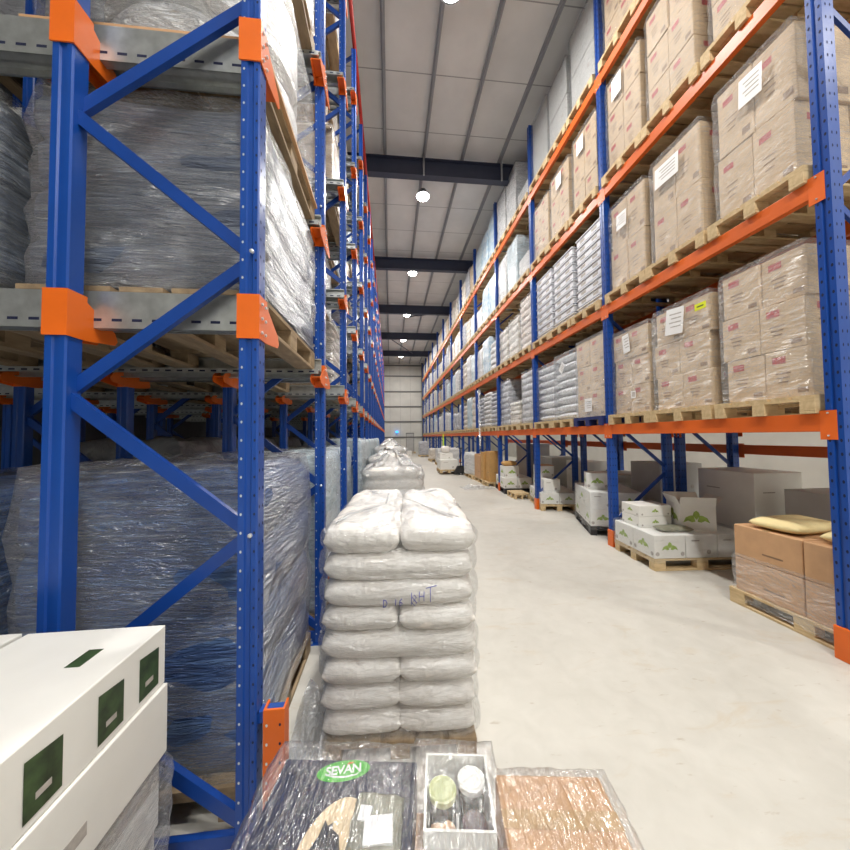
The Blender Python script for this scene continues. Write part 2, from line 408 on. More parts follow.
def carton_mesh(name, sx, sy, sz, kind, seed=0):
    rnd = random.Random(seed); b = MB(); d = (sx, sy, sz)
    body = {'tan': 'tan', 'warm': 'tan2', 'white': 'white_board', 'plainwhite': 'white_board', 'grey': 'grey_board', 'ochre': 'ochre'}[kind]
    b.box(-sx / 2, sx / 2, -sy / 2, sy / 2, 0, sz, body, min(0.008, sz * 0.05))
    if kind in ('tan', 'warm', 'ochre'):
        overlay(b, 'Z', d, 0, 0, rectpts(sx, 0.05), 'tape')
        for fc, L in (('-X', sy), ('-Y', sx), ('+Y', sx)):
            if kind == 'tan':
                overlay(b, fc, d, -L * 0.18, sz * 0.80, rectpts(min(.11, L * .3), min(.06, sz * .2)), 'print_red')
                for q in range(3): overlay(b, fc, d, -L * 0.1, sz * (0.52 - 0.09 * q), rectpts(L * (0.34 - 0.06 * q), 0.012), 'print_dark')
                overlay(b, fc, d, L * 0.3, sz * 0.14, rectpts(L * 0.22, sz * 0.1), 'print_dark')
            else:
                overlay(b, fc, d, L * 0.1, sz * 0.3, rectpts(L * 0.3, 0.014), 'print_dark')
    if kind == 'white':
        for fc, L in (('-X', sy), ('-Y', sx), ('+X', sy), ('+Y', sx)):
            s_ = min(L * 0.30, sz * 0.36)
            for LF in LEAVES: overlay(b, fc, d, 0, sz * 0.48, [(u * s_, v * s_ * 0.85) for u, v in LF], 'print_green')
            for q in (-0.4, 0.4):
                if s_ < L * 0.3: overlay(b, fc, d, L * q, sz * 0.2, circ(min(.03, sz * .09)), 'print_grey')
    if kind == 'plainwhite':
        for fc, L in (('-X', sy), ('-Y', sx), ('+X', sy)):
            overlay(b, fc, d, L * 0.22, sz * 0.25, circ(min(.035, sz * .1)), 'print_grey')
            overlay(b, fc, d, -L * 0.2, sz * 0.75, rectpts(L * 0.25, 0.014), 'print_grey')
    if kind == 'grey':
        for fc, L in (('-X', sy), ('-Y', sx)):
            overlay(b, fc, d, L * 0.25, sz * 0.6, circ(min(.035, sz * .1)), 'print_grey')
    return b.mesh(name)
_cm = {}
def carton(name_kind, x, y, z, dims, label, group, rot=0.0, cat='box', name=None):
    key = (name_kind, tuple(round(q, 3) for q in dims))
    if key not in _cm: _cm[key] = carton_mesh('carton', *dims, name_kind, len(_cm))
    o = ob(name or {'tan': 'brown_carton', 'warm': 'brown_carton', 'ochre': 'ochre_carton', 'white': 'white_carton', 'plainwhite': 'white_carton', 'grey': 'grey_carton'}[name_kind], _cm[key], None, (x, y, z), rot)
    return tag(o, label, cat, group)

# pallets: 1.2 along local x, .8 along local y, .144 high
def _pal(mat):
    d = MB()
    for i in range(5):
        y = -0.4 + 0.0725 + (0.8 - 0.145) * i / 4; d.box(-0.6, 0.6, y - 0.0625 if i in (1, 3) else y - 0.0725, y + 0.0625 if i in (1, 3) else y + 0.0725, 0.122, 0.144, mat)
    for i in (-1, 0, 1): d.box(i * 0.53 - 0.07, i * 0.53 + 0.07, -0.4, 0.4, 0.1, 0.1215, mat)
    blk = MB(); blk.box(-0.07, 0.07, -0.05, 0.05, 0.022, 0.1, mat, 0.003)
    sk = MB(); sk.box(-0.6, 0.6, -0.05, 0.05, 0, 0.0218, mat, 0.003)
    return d.mesh('deck'), blk.mesh('block'), sk.mesh('skid')
PAL = {m: _pal(m) for m in ('wood', 'wood_old', 'blue_pallet', 'black')}
def _pal1(mat):
    d = MB()
    for i in range(5):
        y = -0.4 + 0.0725 + (0.8 - 0.145) * i / 4; d.box(-0.6, 0.6, y - 0.0725, y + 0.0725, 0.122, 0.144, mat)
    for i in (-1, 0, 1):
        d.box(i * 0.53 - 0.07, i * 0.53 + 0.07, -0.4, 0.4, 0.1, 0.122, mat); d.box(-0.6, 0.6, i * 0.35 - 0.05, i * 0.35 + 0.05, 0, 0.022, mat)
        for j in (-1, 0, 1): d.box(i * 0.53 - 0.07, i * 0.53 + 0.07, j * 0.35 - 0.05, j * 0.35 + 0.05, 0.022, 0.1, mat)
    return d.mesh('pallet')
PAL1 = {m: _pal1(m) for m in PAL}
def pallet(x, y, z, label, group, rot=0.0, mat='wood', detail=False, scale=None):
    if not detail:
        o = ob('wooden_pallet' if mat != 'black' else 'plastic_pallet', PAL1[mat], None, (x, y, z), rot, scale)
        return tag(o, label, 'pallet', group)
    r = empty('wooden_pallet' if mat != 'black' else 'plastic_pallet', (x, y, z), rot)
    if scale: r.scale = scale
    dk, bl, sk = PAL[mat]
    ob('deck', dk, r)
    for i in (-1, 0, 1):
        ob('skid', sk, r, (0, i * 0.35, 0))
        for j in (-1, 0, 1): ob('block', bl, r, (i * 0.53, j * 0.35, 0))
    return tag(r, label, 'pallet', group)

# ------------------------------------------------------------------ the building
XL, XR, YN, YF, ZC = -8.0, 9.5, -9.0, 34.5, 9.3
MB().box(XL, XR, YN, YF, -0.2, 0, 'floor').build('floor')['kind'] = 'structure'
MB().box(XL, XR, YN, YF, ZC, ZC + 0.2, 'ceiling').build('ceiling')['kind'] = 'structure'
MB().box(XL, XR, YF, YF + 0.2, 0, ZC, 'wall').build('wall_far')['kind'] = 'structure'
MB().box(XL, XR, YN - 0.2, YN, 0, ZC, 'wall').build('wall_back')['kind'] = 'structure'
MB().box(XL - 0.2, XL, YN, YF, 0, ZC, 'wall_shade').build('wall_left')['kind'] = 'structure'
MB().box(XR, XR + 0.2, YN, YF, 0, ZC, 'wall').build('wall_right')['kind'] = 'structure'
tn = [0]
def trim(b):
    tn[0] += 1; o = b.build('trim_%d' % tn[0]); o['kind'] = 'structure'; return o
for i in range(-3, 5):                      # rafters: I section
    y = 8.8 + 5.07 * i
    b = MB(); b.box(XL, XR, y - 0.012, y + 0.012, 8.69, 9.14, 'rafter'); b.box(XL, XR, y - 0.1, y + 0.1, 8.67, 8.69, 'rafter'); b.box(XL, XR, y - 0.1, y + 0.1, 9.13, 9.15, 'rafter'); trim(b)
for i in range(-6, 8):                      # purlins
    x = -0.08 + 1.05 * i
    b = MB(); b.box(x - 0.04, x + 0.04, YN, YF, 9.22, 9.3, 'purlin'); b.box(x - 0.012, x + 0.012, YN, YF, 9.15, 9.22, 'purlin'); trim(b)
for z in (1.6, 3.2, 4.75, 6.3, 7.9, 9.0):   # girts on the far wall
    b = MB(); b.box(XL, XR, YF - 0.08, YF, z - 0.06, z + 0.06, 'girt'); trim(b)
b = MB(); b.box(3.25, 3.45, YF - 0.25, YF - 0.05, 0, 9.25, 'girt'); trim(b)
b = MB(); b.tube([(1.2, 20.5, 9.1), (3.1, 18.95, 8.8)], 0.04, 'rafter'); trim(b)
b = MB(); b.tube([(-0.3, 24.5, 9.1), (2.0, 28.9, 8.9)], 0.03, 'rafter'); trim(b)
for (x, y) in ((0.95, 8.83), (3.1, 8.83)):
    b = MB(); b.tube([(x, y - 0.15, 8.65), (x, y - 0.15, 9.25)], 0.025, 'purlin'); trim(b)
# a door in the far wall
d = MB(); d.box(1.62, 1.66, YF - 0.06, YF, 0, 2.02, 'girt'); d.box(2.4, 2.44, YF - 0.06, YF, 0, 2.02, 'girt'); d.box(1.62, 2.44, YF - 0.06, YF, 1.98, 2.04, 'girt')
dr = d.build('door_1'); dr['kind'] = 'structure'
MB().box(1.66, 2.4, YF - 0.04, YF - 0.002, 0, 1.98, 'grey_board').build('door_leaf', dr)
MB().tube([(1.74, YF - 0.08, 1.0), (1.84, YF - 0.08, 1.0)], 0.012, 'steel').build('door_handle', dr)
b = MB(); b.lathe([(0.02, -0.1), (0.13, -0.09), (0.16, 0), (0.13, 0.09), (0.02, 0.1)], 'bluelamp', 16)
o = empty('warning_lamp', (0.7, YF - 0.2, 2.15)); b.build('lens', o); MB().box(-0.06, 0.06, 0.1, 0.2, -0.06, 0.06, 'lamp_body').build('bracket', o)
tag(o, 'small glowing blue warning lamp on the far wall', 'lamp')

# ------------------------------------------------------------------ lamps
LP = MB(); LP.lathe([(0.05, 0.2), (0.1, 0.19), (0.12, 0.1), (0.2, 0.05), (0.22, 0.0), (0.2, 0.0)], 'lamp_body', 20); lamp_house = LP.mesh('housing')
LP = MB(); LP.lathe([(0.03, -0.09), (0.1, -0.075), (0.16, -0.045), (0.19, 0.0)], 'lens', 20); lamp_lens = LP.mesh('lens')
LP = MB(); LP.tube([(0, 0, 0.19), (0, 0, 0.62)], 0.012, 'steel', 6); lamp_rod = LP.mesh('rod')
LD = bpy.data.lights.new('lamp_light', 'AREA'); LD.shape = 'DISK'; LD.size = 0.36; LD.energy = 232; LD.color = (1, 0.97, 0.92)
def lamp(x, y, z, label, grp):
    r = empty('high_bay_lamp', (x, y, z)); ob('housing', lamp_house, r); ob('lens', lamp_lens, r); ob('rod', lamp_rod, r, scale=(1, 1, (ZC - z - 0.19 - .16) / 0.43), loc=(0, 0, -0.02))
    L = bpy.data.objects.new('light', LD); COL.objects.link(L); L.parent = r; L.location = (0, 0, -0.1)
    tag(r, label, 'lamp', grp)
vis = [5.05, 9.75, 14.5, 19.6, 24.8, 29.9]
for i, y in enumerate(vis):
    lamp(1.03, y, 8.85, f'round white high bay lamp, {ORD[i]} from the front above the aisle', 'high bay lamps above the aisle')
for i, y in enumerate((0.4, -2.2, -4.8, -7.4)):  # unseen row carried on behind, with extra lamps added as fill light
    lamp(1.03, y, 8.85, f'round high bay lamp set for fill behind the viewer, {ORD[i]} one back', 'high bay lamps above the aisle')
for i, y in enumerate((-2, 4.5, 11, 18, 25)):
    lamp(7.8, y, 8.85, f'round high bay lamp over the further aisle, {ORD[i]} from the front', 'high bay lamps over the further aisle')

# ------------------------------------------------------------------ left drive-in rack
LX, LY0, LP_ = -0.578, 1.476, 1.398          # front post centre x, first frame y, pitch
LEV = [2.075, 3.265, 4.66, 6.05, 7.35]
LTOP = 8.35
def upright_mesh(h, holes):
    b = MB(); w_, d_ = 0.038, 0.038            # half width x, half depth y
    prof = [(-w_, -d_), (-0.014, -d_), (-0.009, -d_ + 0.007), (0.009, -d_ + 0.007), (0.014, -d_), (w_ - 0.006, -d_), (w_, -d_ + 0.006), (w_, d_ - 0.006), (w_ - 0.006, d_), (-w_, d_)]
    n = len(prof); vs = [(x, y, 0) for x, y in prof] + [(x, y, h) for x, y in prof]
    b.add(vs, [(i, (i + 1) % n, n + (i + 1) % n, n + i) for i in range(n)] + [tuple(range(n, 2 * n)), tuple(reversed(range(n)))], 'blue')
    if holes:
        z = 0.08
        while z < h - 0.05:
            for x, m in ((-0.026, 'steel'), (0.026, 'hole')):  # pale discs paint the light that shows through the holes
                b.poly([(x + 0.0045 * math.cos(2 * PI * i / 6), -d_ - 0.0006, z + 0.0065 * math.sin(2 * PI * i / 6)) for i in range(6)], m)
            for y in (-0.018, 0.018):
                b.poly([(w_ + 0.0006, y + 0.006 * math.cos(2 * PI * i / 6), z + 0.025 + 0.008 * math.sin(2 * PI * i / 6)) for i in range(6)], 'hole')
            z += 0.075
    return b.mesh('post')
up_h = upright_mesh(LTOP, True); up_p = upright_mesh(LTOP, False)
def brace_mesh(a, c):
    b = MB(); a = Vector(a); c = Vector(c); d = (c - a).normalized(); sd = d.cross(Vector((0, 1, 0))).normalized()
    b.bar(a, c, 0.05, 0.003, 'blue_dark')
    for q in (-1, 1):
        o = sd * (q * 0.0245); b.bar(a + o + Vector((0, 0.012, 0)), c + o + Vector((0, 0.012, 0)), 0.003, 0.026, 'blue_dark')
    return b.mesh('brace')
RX = -0.72                                    # rear post offset from the front post
braces = [brace_mesh((0, -0.01, 0.055), (RX, -0.01, 0.055))]
zf = 0.10
while zf + 0.58 < LTOP:
    braces.append(brace_mesh((0, -0.01, zf), (RX, -0.01, zf + 0.58)))
    if zf + 1.17 < LTOP: braces.append(brace_mesh((RX, 0.014, zf + 0.59), (0, 0.014, zf + 1.17)))
    zf += 1.17
bolt = MB()
for q in range(8):
    bolt.lathe([(0.009, 0), (0.009, 0.01), (0.004, 0.012)], 'steel', 8)
    break
boltm = bolt.mesh('bolt')
b = MB(); b.lathe([(0.007, 0), (0.007, 0.006), (0.003, 0.008)], 'steel', 6); bolts = b.mesh('bolt')
def bracket_mesh(sides=(-1, 1)):
    b = MB()
    b.box(-0.046, 0.044, -0.044, -0.0385, 0, 0.185, 'orange'); b.box(0.0385, 0.044, -0.0385, 0.044, 0, 0.185, 'orange'); b.box(-0.046, 0.0385, 0.0385, 0.044, 0.0, 0.185, 'orange')
    for sy in sides:
        pts = [(0.038, sy * 0.04, 0.165), (0.038, sy * 0.10, 0.13), (0.038, sy * 0.19, 0.075), (0.038, sy * 0.205, 0.04), (0.038, sy * 0.19, 0.02), (0.038, sy * 0.04, 0.0)]
        if sy < 0: pts = pts[::-1]
        b.slab(pts, (0.005, 0, 0), 'orange')
        pts = [(x - 0.075, y, z) for x, y, z in pts]; b.slab(pts, (0.005, 0, 0), 'orange')
        y0, y1 = (0.06, 0.195) if sy > 0 else (-0.195, -0.06)
        b.box(-0.035, 0.04, y0, y1, 0.06, 0.066, 'orange')
    for z in (0.03, 0.09, 0.15):
        pass
    return b.mesh('arm_bracket')
brk = bracket_mesh(); brk1 = bracket_mesh((1,))
fp = MB(); fp.box(-0.075, 0.075, -0.06, 0.06, 0, 0.008, 'blue'); fp.box(0.055, 0.068, -0.05, -0.035, 0.008, 0.022, 'steel'); fp.box(-0.068, -0.055, -0.05, -0.035, 0.008, 0.022, 'steel'); footp = fp.mesh('base_plate')
def left_frame(x, y, label, group, holes, nb=99, one=False):
    r = empty('upright_frame', (x, y, 0))
    ob('post', up_h if holes else up_p, r); ob('post', up_p, r, (RX, 0, 0))
    for m in braces[:nb]: ob('brace', m, r)
    for dx in (0, RX):
        ob('base_plate', footp, r, (dx, 0, 0))
        for z in LEV:
            a_ = ob('arm_bracket', brk1 if one else brk, r, (dx, 0, z))
            if holes and dx == 0:
                for zz in (0.03, 0.09, 0.15):
                    for yy in (-0.02, 0.02): ob('bolt', bolts, a_, (0.044, yy, zz), (0, PI / 2, 0))
    if holes:
        for zz in (0.1, 1.27, 2.44, 3.61): ob('bolt', boltm, r, (0.012, -0.038, zz), (PI / 2, 0, 0))
    return tag(r, label, 'rack frame', group)
NF = 24
for i in range(NF):
    left_frame(LX, LY0 + LP_ * i, f'blue perforated rack frame with orange brackets, {ORD[i]} from the front, left rack', 'upright frames of the left rack', i < 4, 99, i == 0)
for i in range(6):
    left_frame(LX - 1.5, LY0 + LP_ * i, f'blue rack frame one row deeper, standing behind the {ORD[i]} left frame', 'deeper frames of the left rack', False, 8, i == 0)
for i in range(1, 5):
    left_frame(LX - 3.0, LY0 + LP_ * i, f'blue rack frame two rows deeper, in shadow behind the {ORD[i]} left frame', 'deeper frames of the left rack', False, 6)
# orange guards at the rack feet
gp = MB(); n = 0
prof = [(-0.042, -0.03), (0.042, -0.03), (0.042, 0.03), (0.034, 0.03), (0.034, -0.02), (-0.034, -0.02), (-0.034, 0.03), (-0.042, 0.03)]
vs = [(x, y, 0) for x, y in prof] + [(x, y, 0.56) for x, y in prof]; n = len(prof)
gp.add(vs, [(i, (i + 1) % n, n + (i + 1) % n, n + i) for i in range(n)] + [tuple(range(n, 2 * n)), tuple(reversed(range(n)))], 'orange')
z = 0.05
while z < 0.55:
    for x, m in ((-0.028, 'steel'), (0.024, 'hole')): gp.poly([(x + 0.005 * math.cos(2 * PI * i / 6), -0.0305, z + 0.007 * math.sin(2 * PI * i / 6)) for i in range(6)], m)  # pale column again drawn as light through the holes
    z += 0.075
guard = gp.mesh('guard_post')
gl_ = MB(); gl_.box(-0.10, 0.03, -0.022, 0.022, 0.5, 0.545, 'blue'); glink = gl_.mesh('link')
for i in range(3):
    r = empty('foot_guard', (-0.478 + (0.004 * i), LY0 + 0.01 + LP_ * i, 0)); ob('guard_post', guard, r); ob('link', glink, r, (0.01, 0, 0.005))
    tag(r, f'orange perforated foot guard with blue link at the {ORD[i]} left frame', 'rack guard', 'orange foot guards of the left rack')
# rails
rl = MB()
for (y0, y1, z0, z1) in ((-0.008, 0.0, 0.0, 0.16), (-0.008, 0.03, 0.15, 0.158), (-0.008, 0.12, 0.05, 0.056), (0.112, 0.12, 0.02, 0.05), (-0.008, 0.03, 0.0, 0.006)):
    rl.box(-5.0, 0, y0, y1, z0, z1, 'galv')
for q in range(60):
    x = -0.05 - 0.08 * q; rl.box(x - 0.02, x + 0.02, 0.1202, 0.1206, 0.03, 0.042, 'hole'); rl.box(x - 0.02, x + 0.02, -0.0086, -0.0081, 0.03, 0.042, 'hole')
railm = rl.mesh('rail')
rl2 = MB()
for (y0, y1, z0, z1) in ((0.0, 0.008, 0.0, 0.16), (-0.03, 0.008, 0.15, 0.158), (-0.12, 0.008, 0.05, 0.056), (-0.12, -0.112, 0.02, 0.05), (-0.03, 0.008, 0.0, 0.006)):
    rl2.box(-5.0, 0, y0, y1, z0, z1, 'galv')
for q in range(60):
    x = -0.05 - 0.08 * q; rl2.box(x - 0.02, x + 0.02, -0.1206, -0.1202, 0.03, 0.042, 'hole'); rl2.box(x - 0.02, x + 0.02, 0.0081, 0.0086, 0.03, 0.042, 'hole')
railm2 = rl2.mesh('rail')
LVN = ['first', 'second', 'third', 'fourth', 'fifth']
for i in range(15):
    for li, z in enumerate(LEV):
        y = LY0 + LP_ * i
        tag(ob('pallet_rail', railm, None, (-0.555, y + 0.085, z + 0.066)), f'galvanised pallet rail, near side of the {ORD[i]} left lane, {LVN[li]} level up', 'rail', 'pallet rails of the left rack')
        tag(ob('pallet_rail', railm2, None, (-0.555, y + LP_ - 0.085, z + 0.066)), f'galvanised pallet rail, far side of the {ORD[i]} left lane, {LVN[li]} level up', 'rail', 'pallet rails of the left rack')
# red sprinkler pipe along the rack top
b = MB(); b.tube([(-0.58, 1.2, 8.62), (-0.58, 34.2, 8.62)], 0.035, 'red', 8)
pipe = b.build('sprinkler_pipe'); tag(pipe, 'long red pipe running along the top of the left rack', 'pipe')
for i in range(0, NF, 4):
    q = MB(); yy = LY0 + LP_ * i; q.bar((-0.58, yy, 8.34), (-0.58, yy, 8.6), 0.03, 0.03, 'red'); q.build('pipe_support', pipe)

# ------------------------------------------------------------------ loads of the left rack
def leftload(mesh, mat, i, li, x0, sx, h, desc, detail, deep=0, film_=None, sy=1.1, zoff=0.0):
    yc = LY0 + LP_ * (i + 0.5)
    z = 0.0 if li < 0 else LEV[li] + 0.123
    lv = 'floor level' if li < 0 else f'{LVN[li]} level up'
    back = ' behind it' if deep else ''
    where = f'{ORD[i]} left lane, {lv}' + (', deeper pallet' if deep else '')
    pallet(x0 - 0.5, yc, z, f'wooden pallet in the {where}', 'pallets in the left rack', PI / 2, 'wood_old', detail, (1.16 / 1.2, 1.25, 1) if True else None)
    o = ob('wrapped_load', mesh, None, (x0 - sx / 2, yc, z + 0.145), 0, (sx / 1.0, sy / 1.1, h), mat)
    tag(o, f'{desc}, {where}', 'wrapped load', 'wrapped loads in the left rack')
    if film_:
        f_ = ob('stretch_film', film_, o); 
    return o
# unit meshes 1.0 x 1.1 x 1.0 high
U = {}
for nm, L, bu, nzz, r, top in (('sacks', 8, 0.035, 0.02, 0.07, 0.05), ('sacks5', 5, 0.03, 0.02, 0.07, 0.05), ('boxes', 3, 0.012, 0.006, 0.02, 0.01), ('bottles', 4, 0.03, 0.02, 0.06, 0.05), ('smooth', 0, 0.0, 0.02, 0.04, 0.03), ('smooth2', 0, 0.0, 0.035, 0.06, 0.05), ('trays', 9, 0.03, 0.004, 0.02, 0.0)):
    for sd in range(2):
        U[nm, sd] = stack_mesh('load_' + nm, 1.0, 1.1, 1.0, L, 'g_white', bu, r, nzz, seed=sd * 3 + len(nm), top=top, crown=0.01)
fm = stack_mesh('film', 1.02, 1.12, 1.03, 0, 'film_heavy', 0, 0.05, 0.03, seed=9, top=0.03, open_bottom=True, nscale=4)
fm2 = stack_mesh('film', 1.02, 1.12, 1.02, 0, 'film', 0, 0.05, 0.015, seed=5, top=0.02, open_bottom=True, nscale=4)
# first lane
leftload(U['bottles', 0], 'g_blue', 0, -1, -0.63, 1.0, 1.36, 'tall film-wrapped block of blue bottles', True, film_=fm)
leftload(U['bottles', 1], 'g_bluegrey', 0, 0, -0.60, 1.0, 0.93, 'film-wrapped block of blue-grey bottles', True, film_=fm)
# second level: rolls under film on a cardboard sheet
yc = LY0 + LP_ * 0.5; z2 = LEV[1] + 0.123
pallet(-1.1, yc, z2, 'wooden pallet in the first left lane, second level up', 'pallets in the left rack', PI / 2, 'wood_old', True, (1.16 / 1.2, 1.25, 1))
o = MB().box(-1.62, -0.58, yc - 0.58, yc + 0.58, z2 + 0.145, z2 + 0.165, 'tan2').build('cardboard_sheet'); tag(o, 'brown cardboard sheet under the white film roll in the first left lane', 'cardboard sheet')
rr = MB(); rr.lathe([(0.46, 0), (0.5, 0.04), (0.5, 0.2), (0.47, 0.27), (0.44, 0.3), (0.5, 0.36), (0.5, 0.75), (0.44, 0.82), (0.1, 0.84)], 'g_white', 36)
o = ob('wrapped_load', rr.mesh('load_roll'), None, (-1.1, yc, z2 + 0.166)); tag(o, 'round white film-wrapped roll load in the first left lane, second level up', 'wrapped load', 'wrapped loads in the left rack'); ob('stretch_film', fm2, o, (0, 0, 0), 0, (1, 1, 0.86))
leftload(U['bottles', 1], 'g_blue', 0, -1, -1.72, 1.0, 1.3, 'film-wrapped block of blue bottles', False, 1, film_=fm2)
leftload(U['bottles', 0], 'g_bluegrey', 0, 0, -1.72, 1.0, 0.9, 'film-wrapped block of blue-grey bottles', False, 1, film_=fm2)
leftload(U['boxes', 0], 'g_tan', 0, 2, -0.6, 1.0, 1.05, 'brown carton block under film', False, film_=fm2)
leftload(U['smooth', 0], 'g_white', 0, 3, -0.6, 1.0, 1.0, 'white film-wrapped block', False)
opts = [('smooth', 'g_white', 'white film-wrapped block'), ('boxes', 'g_tan', 'brown carton block under film'), ('boxes', 'g_white', 'white carton block under film'), ('smooth2', 'g_grey', 'crumpled grey film-wrapped block'),
        ('sacks', 'g_cream', 'cream sack stack under film'), ('smooth2', 'g_ice', 'pale blue film-wrapped block'), ('bottles', 'g_grey', 'grey bottle block under film')]
rnd = random.Random(3)
for i in range(1, 23):
    nl = 5 if i < 14 else 5
    for li in range(-1, nl):
        if li < 0:
            k_ = ('smooth', 'g_ice', 'pale blue film-wrapped block') if 1 <= i <= 8 else rnd.choice(opts)
            h = 1.36 if i < 3 else 1.46 if i < 9 else rnd.uniform(1.0, 1.4)
        else:
            k_ = rnd.choice(opts); h = rnd.uniform(0.86, 0.98)
            if i in (1, 2) and li in (1, 2): k_ = opts[2] if li == 1 else opts[1]
            if i > 2 and rnd.random() < 0.1: continue
        leftload(U[k_[0], rnd.randrange(2)], k_[1], i, li, (-0.47 if li < 0 and 3 <= i <= 10 else -0.6 if li < 0 else (-0.95, -1.2, -0.75, -1.05)[(i + 2 * li) % 4] if i < 7 else (-0.6, -0.9, -1.1)[(i * 2 + li) % 3]) + rnd.uniform(-0.04, 0.03), 1.0, h, k_[2], False, film_=(fm2 if i < 4 else None))

for i in range(1, 8):  # deeper loads added to block light and keep the rack interior dark
    for li in (-1, 0, 1, 2):
        k_ = opts[(i + li) % 7] if li >= 0 else ('smooth2', 'g_shade', 'added shade-dark film-wrapped block'); leftload(U[k_[0], 0], k_[1], i, li, -1.75 if li < 0 else -2.35, 1.0, 1.5 if li < 0 else 0.92, k_[2], False, 1)

# ------------------------------------------------------------------ right rack (and the rack back to back with it)
RXF, RY0, BAY, RL = 3.266, 4.735, 2.59, [1.806, 3.617, 5.425, 7.25]
RD = 1.0; RTOP = 8.9
def rpost(h):
    b = MB(); w_, d_ = 0.05, 0.05
    prof = [(-w_, -d_), (w_, -d_), (w_, d_), (-w_, d_), (-w_, 0.014), (-w_ + 0.012, 0.008), (-w_ + 0.012, -0.008), (-w_, -0.014)]
    n = len(prof); vs = [(x, y, 0) for x, y in prof] + [(x, y, h) for x, y in prof]
    b.add(vs, [(i, (i + 1) % n, n + (i + 1) % n, n + i) for i in range(n)] + [tuple(range(n, 2 * n)), tuple(reversed(range(n)))], 'blue')
    z = 0.3
    while z < h - 0.1:
        for y in (-0.032, 0.032): b.poly([(-w_ - 0.0006, y - 0.008 * math.cos(2 * PI * i / 6), z + 0.014 * math.sin(2 * PI * i / 6)) for i in range(6)], 'hole')
        for x in (-0.02, 0.02): b.poly([(x + 0.006 * math.cos(2 * PI * i / 6), -d_ - 0.0006, z + 0.014 * math.sin(2 * PI * i / 6)) for i in range(6)], 'hole')
        z += 0.1
    return b.mesh('post')
rp = rpost(RTOP)
rb = [];
zz = 0.35; sgn = 0
rb.append(MB().bar((0, 0, 0.25), (RD - 0.1, 0, 0.25), 0.04, 0.025, 'blue_dark').mesh('brace'))
while zz + 0.8 < RTOP:
    rb.append(MB().bar((0, 0, zz) if not sgn else (RD - 0.1, 0, zz), (RD - 0.1, 0, zz + 0.75) if not sgn else (0, 0, zz + 0.75), 0.045, 0.025, 'blue_dark').mesh('brace'))
    zz += 0.78; sgn = 1 - sgn
fg = MB(); fg.box(-0.065, 0.062, -0.062, 0.062, 0.0, 0.24, 'orange', 0.006); fgm = fg.mesh('foot_sleeve')
def right_frame(x, y, label, group, nb=99):
    r = empty('upright_frame', (x, y, 0)); ob('post', rp, r); ob('post', rp, r, (RD - 0.1, 0, 0))
    for m in rb[:nb]: ob('brace', m, r)
    ob('foot_sleeve', fgm, r); ob('foot_sleeve', fgm, r, (RD - 0.1, 0, 0))
    return tag(r, label, 'rack frame', group)
NB = 11
for i in range(-1, NB + 1):
    right_frame(RXF + 0.05, RY0 + BAY * i, f'blue rack frame with orange foot sleeves, {ORD[i + 1]} from the front, right rack', 'upright frames of the right rack')
for i in range(-1, 6):
    right_frame(RXF + 1.17, RY0 + BAY * i, f'blue rack frame standing behind the {ORD[i + 1]} right rack frame', 'frames of the rack behind the right rack')
bl = BAY - 0.1
bb = MB(); bb.box(-0.022, 0.02, -bl / 2, bl / 2, -0.14, 0, 'orange_beam', 0.004); bb.box(0.02, 0.035, -bl / 2, bl / 2, -0.14, -0.03, 'orange_beam')
bb.box(-0.0225, -0.0221, -bl / 2 + .02, bl / 2 - .02, -0.10, -0.04, 'orange_beam'); beam = bb.mesh('beam')
cn = MB(); cn.box(-0.055 + 0.0, -0.0505, -0.05, 0.05, -0.2, 0.02, 'orange_beam'); 
conn = cn.mesh('end_connector')
RN = ['lowest', 'second', 'third', 'top']
def right_beam(x, y, z, side, label, group):
    o = ob('rack_beam', beam, None, (x, y, z)); o.scale = (side, 1, 1)
    for s_ in (-1, 1):
        e_ = ob('end_connector', conn, o, (0.03, s_ * (bl / 2 + 0.015), 0))
        if side > 0 and y < 12:
            for zz in (-0.17, 0.0): ob('bolt', bolts, e_, (-0.055, 0, zz), (0, -PI / 2, 0))
    return tag(o, label, 'rack beam', group)
for i in range(-1, NB):
    y = RY0 + BAY * (i + 0.5)
    for li, z in enumerate(RL):
        right_beam(RXF + 0.022, y, z, 1, f'orange front beam, {RN[li]} shelf, {ORD[i + 1]} bay of the right rack', 'orange front beams of the right rack')
        if i < 5: right_beam(RXF + RD - 0.03, y, z, -1, f'orange rear beam, {RN[li]} shelf, {ORD[i + 1]} bay of the right rack', 'orange rear beams of the right rack')
    if i < 4:
        right_beam(5.42, y, 1.48, -1, f'low orange beam far behind the {ORD[i + 1]} bay, rear rack', 'orange beams of the rack behind')

